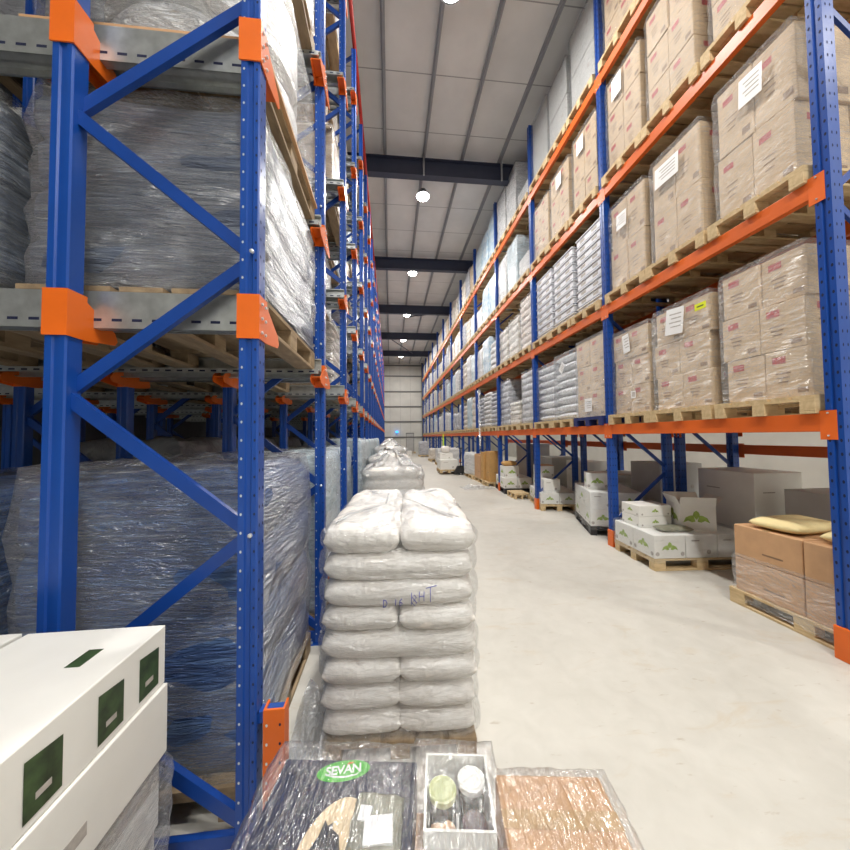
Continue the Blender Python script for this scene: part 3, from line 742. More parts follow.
def slotname(q): return ('near', 'middle', 'far')[q]
def bayname(i): return 'nearest' if i == 0 else ORD[i]
def rwhere(i, li, q): return f'{slotname(q)} slot of the {RN[li]} shelf, {bayname(i)} right bay'
PXC = RXF - 0.03 + 0.6
def ry(i, q): return RY0 + BAY * (i - 2) + (0.49, 1.33, 2.135)[q]
filmcache = {}
def filmbox(sx, sy, sz, mat='film', nzv=0.012):
    key = (round(sx, 2), round(sy, 2), round(sz, 2), mat)
    if key not in filmcache: filmcache[key] = stack_mesh('film', sx, sy, sz, 0, mat, 0, 0.03, nzv, seed=len(filmcache), top=0.02, open_bottom=True, nscale=5)
    return filmcache[key]
def carton_load(i, li, q, kind, cols, rows, h, wy=0.80, film_=True, mat='wood', jitter=0.012, depth=2, x0=3.33, dx=1.06, wordk=None):
    """individual cartons on one pallet; bay i=1 is the nearest (bay names start at 0)"""
    yc = ry(i, q) + 0.03; z0 = RL[li] + 0.001; wh = rwhere(i - 1, li, q); rn = random.Random(i * 31 + li * 7 + q)
    pallet(PXC, yc - 0.03, z0, f'{"blue" if mat == "blue_pallet" else "pine"} pallet, {wh}', 'pallets on the right rack', 0, mat, li < 2)
    cw, ch, cd = wy / cols, h / rows, dx / depth
    wd = wordk or {'tan': 'brown carton', 'white': 'white carton', 'plainwhite': 'white carton', 'grey': 'grey carton', 'warm': 'warm brown carton'}[kind]
    RW = {1: ['only row'], 2: ['bottom row', 'top row'], 3: ['bottom row', 'middle row', 'top row'], 4: ['bottom row', 'second row', 'third row', 'top row']}[rows]
    CN = {1: [''], 2: [' near end', ' far end'], 3: [' near end', ' centre', ' far end']}[cols]
    for r_ in range(rows):
        jy = rn.uniform(-jitter, jitter)
        for c_ in range(cols):
            for d_ in range(depth):
                y = yc - wy / 2 + cw * (c_ + 0.5) + jy; x = x0 + cd * (d_ + 0.5) + (rn.uniform(0, jitter) if d_ == 0 else 0.014)
                carton(kind, x, y, z0 + 0.1455 + ch * r_, (cd - 0.006, cw - 0.006, ch - 0.002),
                       f'{wd}, {RW[r_]}{CN[c_]}{" behind" if d_ else ""}, {wh}', 'cartons on the right rack')
    if film_:
        f_ = ob('stretch_film', filmbox(dx + 0.05, wy + 0.05, h + 0.1), None, (x0 + dx / 2, yc, z0 + 0.09))
        tag(f_, f'clear film round the cartons, {wh}', 'stretch film', 'stretch films on the right rack')

# nearest bay (index 1 here)
for li, hts in ((0, (1.24, 1.22, 1.16)), (1, (1.34, 1.28, 1.30)), (2, (1.42, 1.44, 1.36)), (3, (1.3, 1.5, 1.45))):
    for q in (0, 1, 2):
        rows = 3 if li in (0, 2) else 2
        if li == 3: rows = 3
        carton_load(1, li, q, 'tan', 2, rows, hts[q] - 0.03 * ((q + li) % 2), (0.68 if q != 1 else 0.74) if li == 0 else 0.66, True, jitter=0.022)
# papers and labels stuck on these cartons
def sticker(x, y, z, wy, hz, mat, label, cat='label', tilt=0.0):
    b = MB(); b.box(-0.001, 0.001, -wy / 2, wy / 2, -hz / 2, hz / 2, mat)
    for r_ in range(4):
        if mat == 'paper': b.box(-0.0016, -0.0011, -wy * 0.38, wy * (0.3 - 0.1 * (r_ % 2)), hz * (0.28 - 0.16 * r_) - 0.008, hz * (0.28 - 0.16 * r_) + 0.004, 'print_grey')
        elif r_ == 1: b.box(-0.0016, -0.0011, -wy * 0.3, wy * 0.3, -hz * 0.1, hz * 0.1, 'print_dkgreen')
    o = b.build('paper_sheet' if mat == 'paper' else 'label_sticker', None, loc=(x, y, z), rot=(tilt, 0, 0)); return tag(o, label, cat)
fx = 3.30
zb = RL[0] + 0.145
sticker(fx, ry(1, 1) + 0.06, zb + 1.02, 0.24, 0.30, 'paper', 'white paper sheet under film on the middle load, lowest shelf, nearest bay', 'paper', 0.12)
sticker(fx, ry(1, 1) - 0.27, zb + 1.07, 0.13, 0.07, 'yellow', 'bright yellow sticker on the middle brown carton load, lowest shelf', 'label')
sticker(fx, ry(1, 2) + 0.06, zb + 0.98, 0.13, 0.26, 'paper', 'white paper sheet on the far brown load, lowest shelf, nearest bay', 'paper', -0.1)
sticker(fx, ry(1, 2) - 0.05, zb + 0.25, 0.09, 0.10, 'paper', 'small white tag low on the far brown load, lowest shelf', 'label')
sticker(fx, ry(1, 1) + 0.1, RL[1] + 1.18, 0.34, 0.24, 'paper', 'white paper sheet on the middle brown load, second shelf, nearest bay', 'paper', 0.05)
sticker(fx, ry(1, 0) + 0.0, RL[1] + 1.22, 0.2, 0.26, 'paper', 'white paper sheet on the near brown load, second shelf, nearest bay', 'paper', 0.05)
sticker(fx, ry(1, 2) + 0.08, RL[1] + 1.1, 0.2, 0.22, 'paper', 'white paper sheet on the far brown load, second shelf, nearest bay', 'paper', 0.05)
sticker(fx, ry(1, 2) + 0.1, RL[2] + 1.3, 0.2, 0.3, 'paper', 'white paper sheet on the far brown load, third shelf, nearest bay', 'paper', 0.02)
# second bay
carton_load(2, 0, 0, 'tan', 2, 3, 1.30, 0.78, True, 'blue_pallet')
sticker(3.30, ry(2, 0) + 0.05, RL[0] + 0.35, 0.2, 0.22, 'paper', 'white label low on the brown load on the blue pallet', 'label')
sk_v = [pillow_mesh('sack', 1.08, 0.80, 0.165, 'sack_grey', s_) for s_ in range(3)]
def sack_load(i, li, q, n, hh, mat, desc, group):
    yc = ry(i, q); z0 = RL[li] + 0.001; wh = rwhere(i - 1, li, q)
    pallet(PXC, yc, z0, f'pine pallet, {wh}', 'pallets on the right rack', 0, 'wood', li < 2)
    for r_ in range(n):
        o = ob('sack', sk_v[r_ % 3], None, (3.33 + 0.54, yc + random.uniform(-.008, .008), z0 + 0.1455 + hh * r_), 0, (1, 1, (hh - 0.003) / 0.165), mat)
        tag(o, f'{desc}, {ORD[r_]} from the bottom, {wh}', 'sack', group)
    f_ = ob('stretch_film', filmbox(1.12, 0.83, n * hh + 0.06), None, (3.33 + 0.54, yc, z0 + 0.11)); tag(f_, f'clear film round the sacks, {wh}', 'stretch film', 'stretch films on the right rack')
sack_load(2, 0, 1, 8, 0.158, 'sack_grey', 'shiny grey-white sack', 'grey sacks on the right rack')
sack_load(2, 0, 2, 8, 0.150, 'sack_grey', 'shiny grey-white sack', 'grey sacks on the right rack')
sticker(3.305, ry(2, 1) + 0.05, RL[0] + 1.15, 0.14, 0.2, 'paper', 'white diamond-set label on the sack stack beside the blue pallet', 'label', 0.7)
# tray stacks
tr = MB(); tr.box(-0.54, 0.54, -0.34, 0.34, 0, 0.105, 'tray', 0.006); tr.box(-0.555, 0.555, -0.36, 0.36, 0.105, 0.128, 'tray', 0.006)
tr.box(-0.52, 0.52, -0.32, 0.32, 0.128, 0.152, 'tray_in')
tr.box(-0.44, 0.44, -0.3415, -0.3405, 0.02, 0.09, 'tray_in')
for y in (-0.24, 0.1):
    tr.box(-0.5415, -0.5405, y, y + 0.14, 0.03, 0.075, 'print_grey')
traym = tr.mesh('tray')
for q, n in ((0, 9), (1, 9), (2, 9)):
    yc = ry(2, q); z0 = RL[1] + 0.001; wh = rwhere(1, 1, q)
    pallet(PXC, yc, z0, f'pine pallet, {wh}', 'pallets on the right rack', 0, 'wood', True)
    for r_ in range(n):
        o = ob('stacking_tray', traym, None, (3.33 + 0.555, yc, z0 + 0.1455 + 0.1525 * r_)); tag(o, f'grey-white stacking tray, {ORD[r_]} from the bottom, {wh}', 'tray', 'stacked trays on the right rack')
for q in (0, 1, 2):
    carton_load(2, 2, q, 'tan', 2, 3, (1.34, 1.28, 1.2)[q], 0.68, True)
    carton_load(2, 3, q, 'grey', 1, 2, (1.5, 1.36, 1.45)[q], 0.7, True, depth=1)
sticker(3.30, ry(2, 1), RL[2] + 1.2, 0.2, 0.26, 'paper', 'white paper sheet on the middle brown load, third shelf, second bay', 'paper')
sticker(3.30, ry(2, 0) + 0.1, RL[2] + 1.25, 0.2, 0.26, 'paper', 'white paper sheet on the near brown load, third shelf, second bay', 'paper')

# further bays: one wrapped load per slot
def far_load(i, li, q, kind, mat, h, desc, film_=False, wy=0.72):
    yc = ry(i, q); z0 = RL[li] + 0.001; wh = rwhere(i - 1, li, q)
    pallet(PXC, yc, z0, f'pine pallet, {wh}', 'pallets on the right rack', 0, 'wood')
    o = ob('wrapped_load', U[kind, (i + q + li) % 2], None, (3.33 + 0.54, yc, z0 + 0.1455), 0, (1.08, wy / 1.1, h), mat)
    tag(o, f'{desc}, {wh}', 'wrapped load', 'wrapped loads on the right rack')
    if film_: ob('stretch_film', fm2, o)
spec = {
 (3, 0): [('sacks', 'g_grey', 1.28, 'grey sack stack under film'), ('sacks5', 'g_cream', 0.62, 'low cream sack stack'), ('sacks', 'g_grey', 1.3, 'grey sack stack with loose film')],
 (3, 1): [('sacks', 'g_pink', 1.3, 'pinkish paper sack stack'), ('sacks5', 'g_cream', 1.05, 'lumpy cream sack stack'), ('sacks5', 'g_cream', 1.0, 'lumpy cream sack stack')],
 (3, 2): [('boxes', 'g_white', 0.55, 'low white carton layer'), ('smooth', 'g_ice', 1.35, 'tall pale blue film-wrapped block'), ('smooth', 'g_white', 1.3, 'white film-wrapped block')],
 (3, 3): [('boxes', 'g_white', 0.45, 'low white carton layer'), ('boxes', 'g_white', 1.5, 'tall white carton block'), ('boxes', 'g_white', 1.45, 'tall white carton block')],
 (4, 0): [('sacks', 'g_grey', 1.1, 'grey sack stack under film'), ('sacks', 'g_white', 1.2, 'white sack stack under film'), ('sacks', 'g_grey', 1.1, 'grey sack stack under film')],
 (4, 1): [('sacks5', 'g_white', 0.95, 'white sack stack under film'), ('smooth', 'g_sky', 1.25, 'sky blue film-wrapped block'), ('smooth', 'g_white', 1.1, 'white film-wrapped block')],
 (4, 2): [('smooth', 'g_sky', 1.3, 'sky blue film-wrapped block'), ('smooth', 'g_sky', 1.3, 'sky blue film-wrapped block'), ('boxes', 'g_white', 0.8, 'white carton block')],
 (4, 3): [('smooth2', 'g_sky', 1.5, 'sky blue film-wrapped block'), ('smooth2', 'g_sky', 1.35, 'sky blue film-wrapped block'), ('smooth', 'g_ice', 1.3, 'pale blue film-wrapped block')],
}
ropts = [('sacks', 'g_grey', 'grey sack stack'), ('boxes', 'g_white', 'white carton block'), ('smooth', 'g_white', 'white film-wrapped block'), ('sacks5', 'g_cream', 'cream sack stack'), ('smooth2', 'g_grey', 'grey film-wrapped block'), ('boxes', 'g_tan', 'brown carton block'), ('smooth', 'g_ice', 'pale blue film-wrapped block')]
rnd = random.Random(11)
for i in range(3, NB + 2):
    for li in range(4):
        for q in range(3):
            if (i, li) in spec:
                k_, mt, h, ds = spec[i, li][q]; far_load(i, li, q, k_, mt, h, ds, i == 3)
            else:
                k_, mt, ds = rnd.choice(ropts); far_load(i, li, q, k_, mt, rnd.uniform(0.85, 1.35), ds)
# loads added in the rack behind to block light in the gaps
for i in range(1, 4):
    for li in range(4):
        for q in range(3):
            if (i + li + q) % 3 == 0 and li > 0: continue
            k_, mt, ds = rnd.choice(ropts); yc = ry(i, q); z0 = RL[li] + 0.001
            pallet(5.0, yc, z0, f'added pallet in the rear rack, {rwhere(i - 1, li, q)}', 'added pallets in the rear rack', 0, 'wood_old')
            o = ob('wrapped_load', U[k_, q % 2], None, (5.0, yc, z0 + 0.1455), 0, (1.0, 0.75, rnd.uniform(0.9, 1.3)), mt)
            tag(o, f'{ds} added behind, {rwhere(i - 1, li, q)}', 'wrapped load', 'added wrapped loads in the rear rack')
for i in range(1, 4):
    y = RY0 + BAY * (i - 1.5)
    for li, z in enumerate(RL):
        if True: right_beam(RXF + 1.145, y, z, 1, f'orange beam of the rear rack, {RN[li]} shelf, {ORD[i]} bay', 'orange beams of the rack behind'); right_beam(5.4, y, z, -1, f'outer orange beam of the rear rack, {RN[li]} shelf, {ORD[i]} bay', 'orange beams of the rack behind')
# hanging loose film strip in the third bay
b = MB(); vs = []; fs = []
for i in range(15):
    t = i / 14
    for j in range(6):
        u = j / 5 - 0.5
        vs.append((3.16 + 0.03 * math.sin(i * 1.7 + j * 2), 11.6 + u * (0.3 - 0.1 * t) + 0.05 * math.sin(t * 4), 3.3 - 2.0 * t + 0.02 * math.sin(j * 3)))
for i in range(14):
    for j in range(5): fs.append((i * 6 + j, i * 6 + j + 1, i * 6 + j + 7, i * 6 + j + 6))
b.add(vs, fs, 'film_heavy', True); tag(b.build('hanging_film'), 'long loose film strip hanging over the lowest orange beam far along', 'stretch film')

# ------------------------------------------------------------------ goods on the floor, right side
def local(cx, cy, a, u, v): return (cx + u * math.cos(a) - v * math.sin(a), cy + u * math.sin(a) + v * math.cos(a))
GW = 'white leaf-print cartons on the floor'
# P1: low layer of white cartons on a pallet beside the first visible upright
a = math.radians(-4); cx, cy = 3.80, 4.16
pallet(cx, cy, 0.0, 'pine pallet on the floor under the low white leaf-print cartons', 'pallets on the floor', a, 'wood', True)
nm = [['near left', 'near middle', 'near right'], ['far left', 'far middle', 'far right']]
for r_ in range(2):
    for c_ in range(3):
        x, y = local(cx, cy, a, -0.4 + 0.4 * c_, -0.2 + 0.4 * r_)
        carton('white' if c_ == 0 else 'plainwhite', x, y, 0.1455, (0.39, 0.39, 0.28), f'white carton, {nm[r_][c_]} of the low layer beside the blue upright', GW, a)
for q in range(2):
    x, y = local(cx, cy, a, -0.31, 0.14); carton('white', x, y, 0.4265 + 0.142 * q, (0.46, 0.34, 0.14), f'flat white leaf-print box, {("lower", "upper")[q]} one beside the open carton', GW, a + 0.05)
# open carton with flaps
x, y = local(cx, cy, a, 0.16, -0.05); oc = empty('open_carton', (x, y, 0.4265), a - 0.25)
b = MB(); t_ = 0.006; sx_, sy_, sz_ = 0.40, 0.36, 0.32
b.box(-sx_ / 2, sx_ / 2, -sy_ / 2, -sy_ / 2 + t_, 0, sz_, 'white_board'); b.box(-sx_ / 2, sx_ / 2, sy_ / 2 - t_, sy_ / 2, 0, sz_, 'white_board')
b.box(-sx_ / 2, -sx_ / 2 + t_, -sy_ / 2 + t_, sy_ / 2 - t_, 0, sz_, 'white_board'); b.box(sx_ / 2 - t_, sx_ / 2, -sy_ / 2 + t_, sy_ / 2 - t_, 0, sz_, 'white_board'); b.box(-sx_ / 2 + t_, sx_ / 2 - t_, -sy_ / 2 + t_, sy_ / 2 - t_, 0, t_, 'white_board')
for fc in ('-X', '-Y'):
    for LF in LEAVES: overlay(b, fc, (sx_, sy_, sz_), -0.02, 0.15, [(u * 0.15, v * 0.13) for u, v in LF], 'print_green')
b.build('body', oc)
for (p0, p1, o_) in (((-sx_ / 2, -sy_ / 2), (-sx_ / 2, sy_ / 2), (-0.05, 0)), ((-sx_ / 2, -sy_ / 2), (sx_ / 2, -sy_ / 2), (0, -0.02)), ((sx_ / 2, -sy_ / 2), (sx_ / 2, sy_ / 2), (0.09, 0)), ((-sx_ / 2, sy_ / 2), (sx_ / 2, sy_ / 2), (0, 0.08))):
    f = MB(); hz = 0.10
    f.slab([(p0[0], p0[1], sz_), (p1[0], p1[1], sz_), (p1[0] + o_[0], p1[1] + o_[1], sz_ + hz), (p0[0] + o_[0], p0[1] + o_[1], sz_ + hz)], (0.004, 0.004, 0), 'white_board'); f.build('flap', oc)
tag(oc, 'open white leaf-print carton with raised flaps on the low carton layer', 'box', GW)
x, y = local(cx, cy, a, -0.2, -0.2); o = ob('film_packet', pillow_mesh('packet', 0.42, 0.2, 0.06, 'greygreen', 4, 10, 10), None, (x, y, 0.4275), a); tag(o, 'crumpled grey-green film packet in front of the open white carton', 'packet')
o = ob('stretch_film', filmbox(1.23, 0.84, 0.36, 'film_soft', 0.005), None, (cx, cy, 0.1), a); tag(o, 'clear film round the low white carton layer by the blue upright', 'stretch film', 'stretch films on the floor pallets')
# P2 behind the upright
a = math.radians(71 + 0); cx, cy = 3.86, 5.72
pallet(cx, cy, 0, 'dark plastic pallet under the film-wrapped white cartons behind the blue upright', 'pallets on the floor', a, 'black', True)
for z_ in range(2):
    for r_ in range(2):
        for c_ in range(3):
            x, y = local(cx, cy, a, -0.39 + 0.39 * c_, -0.2 + 0.4 * r_)
            carton('white' if (r_ + c_ + z_) % 2 else 'plainwhite', x, y, 0.1455 + 0.282 * z_, (0.38, 0.39, 0.28), f'white carton, {("lower", "upper")[z_]} {("aisle", "inner")[1 - r_]} row, {("near", "middle", "far")[c_]} one, dark pallet behind upright', GW, a)
x, y = local(cx, cy, a, -0.1, 0.18); carton('white', x, y, 0.7105, (0.36, 0.34, 0.28), 'white leaf-print carton on top of the wrapped stack behind the upright', GW, a - 0.1)
o = ob('stretch_film', filmbox(1.2, 0.84, 0.67, 'film_soft', 0.02), None, (cx, cy, 0.08), a); tag(o, 'crumpled film round the white cartons behind the blue upright', 'stretch film', 'stretch films on the floor pallets')
# P3
a = math.radians(78); cx, cy = 3.80, 7.62
pallet(cx, cy, 0, 'pine pallet under stepped white cartons in the second right bay', 'pallets on the floor', a, 'wood', True)
for r_ in range(2):
    for c_ in range(3):
        x, y = local(cx, cy, a, -0.39 + 0.39 * c_, -0.2 + 0.4 * r_)
        carton('white', x, y, 0.1455, (0.38, 0.39, 0.24), f'white carton, bottom {("inner", "aisle")[r_]} row, {("near", "middle", "far")[c_]} one of the stepped stack', GW, a)
for c_ in range(3):
    x, y = local(cx, cy, a, -0.3 + 0.36 * c_, 0.12); carton('plainwhite' if c_ == 0 else 'white', x, y, 0.3875, (0.35, 0.36, 0.28), f'white carton, middle layer, {("near", "middle", "far")[c_]} one of the stepped stack', GW, a)
x, y = local(cx, cy, a, 0.2, 0.14); carton('white', x, y, 0.6695, (0.46, 0.38, 0.26), 'white leaf-print carton topmost on the stepped stack', GW, a)
x, y = local(cx, cy, a, 0.2, 0.14); o = MB().box(-0.22, 0.22, -0.18, 0.18, 0, 0.012, 'tan2').build('cardboard_sheet', None, loc=(x, y, 0.9305), rot=a + 0.1); tag(o, 'brown cardboard flap sheet on the topmost stepped white carton', 'cardboard sheet')
o = ob('stretch_film', filmbox(1.2, 0.84, 0.34, 'film_soft', 0.02), None, (cx, cy, 0.1), a); tag(o, 'crumpled film round the base of the stepped white cartons', 'stretch film', 'stretch films on the floor pallets')
pallet(3.42, 8.78, 0, 'bare pine pallet lying between two white carton stacks', 'pallets on the floor', PI / 2, 'wood', False, (0.5, 0.5, 1))
# P4
a = math.radians(84); cx, cy = 3.68, 9.85
pallet(cx, cy, 0, 'black plastic pallet under two white cartons near the third upright', 'pallets on the floor', a, 'black', True)
for r_ in range(2):
    for c_ in range(2):
        x, y = local(cx, cy, a, -0.28 + 0.56 * c_, -0.2 + 0.4 * r_); carton('white', x, y, 0.1455, (0.54, 0.39, 0.3), f'white carton, {("inner", "aisle")[r_]} {("near", "far")[c_]} one on the black pallet', GW, a)
x, y = local(cx, cy, a, -0.2, 0.16); carton('white', x, y, 0.4475, (0.5, 0.42, 0.32), 'white leaf-print carton standing on the black pallet cartons', GW, a + 0.1)
o = ob('paper_heap', pillow_mesh('heap', 0.42, 0.3, 0.14, 'ochre', 3, 10, 10), None, (x, y, 0.769), 0); tag(o, 'heap of brown paper on the white carton, black pallet', 'paper')
# large grey cartons behind, rear rack floor
for i, (x, y, sx_, sy_, h, kind) in enumerate(((5.0, 5.68, 0.8, 0.7, 1.0, 'grey'), (4.95, 4.22, 0.7, 0.78, 1.0, 'plainwhite'), (5.0, 3.15, 0.75, 0.75, 0.85, 'grey'), (4.9, 6.72, 0.8, 0.8, 0.7, 'grey'), (4.75, 9.1, 0.8, 0.8, 0.9, 'grey'), (4.6, 10.5, 0.75, 0.85, 1.25, 'grey'), (5.0, 8.1, 0.75, 0.7, 0.85, 'plainwhite'))):
    pallet(x, y, 0, f'pallet under the {ORD[i]} big carton on the rear rack floor', 'pallets on the rear rack floor', 0, 'wood_old')
    carton(kind, x, y, 0.1455, (sx_, sy_, h), f'large pale carton, {ORD[i]} of those on the floor behind the right rack', 'large cartons on the rear rack floor')
cr = MB(); cr.box(-0.35, 0.35, -0.3, 0.3, 0, 0.3, 'crate_grey', 0.01); cr.box(-0.37, 0.37, -0.32, 0.32, 0.26, 0.3, 'crate_grey', 0.006); cr.box(-0.1, 0.1, -0.3215, -0.3, 0.1, 0.2, 'black'); cr.box(-0.3515, -0.35, -0.1, 0.1, 0.1, 0.2, 'black')
for q in range(2): tag(ob('plastic_crate', cr.mesh('crate'), None, (4.75, 2.62, 0.001 + 0.302 * q), 0.1), f'grey plastic crate with hand hole, {("lower", "upper")[q]} one behind the white cartons', 'crate', 'grey crates behind the white cartons')
# brown stack at the right edge
cx, cy = 3.75, 2.46
pallet(cx, cy, 0, 'pine pallet under the brown wrapped cartons at the right edge', 'pallets on the floor', PI / 2, 'wood', True)
for z_ in range(2):
    for r_ in range(2):
        for c_ in range(2):
            carton('warm', cx - 0.19 + 0.38 * c_, cy - 0.28 + 0.56 * r_, 0.1455 + 0.312 * z_, (0.37, 0.55, 0.31), f'brown carton at the right edge, {("lower", "upper")[z_]} {("near", "far")[r_]} {("aisle", "inner")[c_]} one', 'brown cartons at the right edge')
for q in range(2):
    o = ob('foam_cushion', pillow_mesh('cushion', 0.6, 0.4, 0.1, 'foam', q, 10, 10), None, (cx - 0.05 + q * 0.05, cy + 0.28 - 0.5 * q, 0.771), 0.1); tag(o, f'pale yellow foam cushion on the brown stack, {("far", "near")[q]} one', 'cushion', 'foam cushions on the brown stack')
o = ob('stretch_film', filmbox(0.80, 1.16, 0.44, 'film', 0.015), None, (cx, cy, 0.05)); tag(o, 'clear film round the lower brown cartons at the right edge', 'stretch film', 'stretch films on the floor pallets')
# further down the aisle
pallet(3.55, 11.9, 0, 'pallet under the standing brown cartons near the fourth upright', 'pallets on the floor', PI / 2, 'wood', False)
for i, (x, y, h, kd) in enumerate(((3.33, 11.45, 0.95, 'ochre'), (3.3, 11.85, 0.8, 'warm'), (3.33, 12.25, 0.85, 'warm'), (3.7, 11.7, 0.7, 'warm'))):
    carton(kd, x, y, 0.1455, (0.3, 0.34, h), f'tall brown carton on end, {ORD[i]} of the group past the third upright', 'tall brown cartons on the floor', 0.1 * i)
pallet(3.4, 10.95, 0, 'small pallet under the ochre carton beside the third upright', 'pallets on the floor', PI / 2, 'wood', False, (0.4, 0.7, 1))
carton('ochre', 3.4, 10.95, 0.1455, (0.34, 0.36, 1.0), 'tall ochre carton standing beside the third blue upright', 'tall brown cartons on the floor', 0.05)
pallet(3.5, 13.2, 0, 'pallet under the crumpled white sack heap', 'pallets on the floor', PI / 2, 'wood', False)
o = ob('sack_heap', U['smooth2', 1], None, (3.5, 13.2, 0.1455), 0.2, (0.8, 0.95, 0.85), 'g_white'); tag(o, 'crumpled white sack heap on a pallet beyond the brown cartons', 'sack')
# pallet truck with a white box pallet
cx, cy = 2.55, 15.0
pallet(cx, cy, 0.06, 'pallet lifted on the pallet truck in the aisle', 'pallets on the floor', PI / 2, 'wood', False)
for z_ in range(1):
    carton('plainwhite', cx, cy, 0.2065, (0.76, 1.1, 0.42), 'wide white box on the pallet truck in the aisle', 'white boxes on the pallet truck')
carton('plainwhite', cx - 0.05, cy + 0.2, 0.6275, (0.6, 0.6, 0.28), 'smaller white box on top of the pallet truck load', 'white boxes on the pallet truck')
o = ob('white_bundle', pillow_mesh('bundle', 0.4, 0.4, 0.3, 'sack', 6, 10, 10), None, (cx - 0.05, cy + 0.2, 0.908)); tag(o, 'white bundle topping the pallet truck load', 'bundle')
pt = empty('pallet_truck', (cx + 0.45, cy - 0.75, 0), 0.0)
f = MB(); f.slab([(-0.3, -0.05, 0.06), (0.3, -0.05, 0.06), (0.12, -0.05, 0.38), (-0.12, -0.05, 0.38)], (0, 0.16, 0), 'black'); f.build('frame', pt)
MB().tube([(0, -0.05, 0.3), (0, -0.16, 1.0), (0, -0.18, 1.15)], 0.022, 'black', 8).build('handle', pt)
MB().tube([(-0.1, -0.18, 1.15), (0.1, -0.18, 1.15)], 0.02, 'black', 8).build('grip', pt)
for s_ in (-1, 1):
    MB().tube([(s_ * 0.07 - 0.02, -0.02, 0.08), (s_ * 0.07 + 0.03, -0.02, 0.08)], 0.08, 'blackrubber', 16).build('wheel', pt)
    MB().box(s_ * 0.17 - 0.07, s_ * 0.17 + 0.07, 0.1, 0.75, 0.03, 0.058, 'black').build('fork', pt)
tag(pt, 'black hand pallet truck parked under the white box pallet', 'pallet truck')
sticky = MB(); sticky.lathe([(0.2, 0), (0.22, 0.1), (0.2, 0.2), (0.1, 0.24)], 'sack', 16)
# film scrap on the floor
def crumple(name, sx, sy, hz, mat, seed, n=26, sc=5.0):
    b = MB(); vs = []; fs = []
    for i in range(n + 1):
        for j in range(n + 1):
            u = i / n * 2 - 1; v = j / n * 2 - 1
            q = Vector((u * sc * 0.4 + seed, v * sc * 0.4, 0.3)); e = max(0, 1 - (u * u + v * v) * 0.75)
            wob = 1 + 0.35 * mnoise.noise(Vector((math.atan2(v, u) * 1.3 + seed, seed, 0)))
            z = 0.004 + hz * e * abs(mnoise.noise(q) + 0.5 * mnoise.noise(q * 2.3) + 0.35) 
            vs.append((u * sx / 2 * wob, v * sy / 2 * wob, z))
    for i in range(n):
        for j in range(n):
            fs.append((i * (n + 1) + j, (i + 1) * (n + 1) + j, (i + 1) * (n + 1) + j + 1, i * (n + 1) + j + 1))
    b.add(vs, fs, mat, True); return b.mesh(name)
o = ob('film_scrap', crumple('scrap', 1.0, 0.7, 0.16, 'film_heavy', 3), None, (2.75, 10.5, 0)); tag(o, 'crumpled plastic film scrap lying on the aisle floor', 'plastic film', 'film scraps on the floor')
o = ob('film_scrap', crumple('scrap', 0.26, 0.95, 0.15, 'film_heap', 8, 40, 4.0), None, (-0.425, 1.95, 0), 0.0); tag(o, 'crumpled clear film heap between the orange guard and the sack pallet', 'plastic film', 'film scraps on the floor')
# far pallets
for i, (x, y, mt, h) in enumerate(((2.75, 27.8, 'g_grey', 1.1), (3.0, 22.5, 'g_cream', 0.7), (3.05, 19.4, 'g_white', 0.8), (3.1, 17.2, 'g_white', 0.9))):
    pallet(x, y, 0, f'pallet under the {ORD[i]} far wrapped load on the aisle floor, counted from the back', 'pallets on the floor', PI / 2, 'wood', False)
    o = ob('wrapped_load', U['smooth2', i % 2], None, (x, y, 0.1455), 0, (0.75, 0.95, h), mt); tag(o, f'wrapped load standing at the right of the far aisle, {ORD[i]} from the back', 'wrapped load', 'wrapped loads on the far aisle floor')
pallet(1.9, 33.4, 0, 'pallet against the far wall near the door', 'pallets on the floor', 0, 'wood', False)
v_ = empty('safety_vest', (3.234, RY0 + BAY * 6 + 0.06, 1.3)); b = MB(); b.box(-0.03, 0.03, -0.02, 0.02, -0.5, 0.5, 'hivis', 0.01); b.box(-0.032, 0.032, -0.16, 0.02, -0.5, 0.25, 'hivis', 0.012); b.build('cloth', v_); MB().box(-0.034, 0.034, -0.163, 0.023, -0.3, -0.25, 'steel').build('reflective_band', v_)
tag(v_, 'yellow-green safety vest hanging on a far blue upright, right side', 'vest')

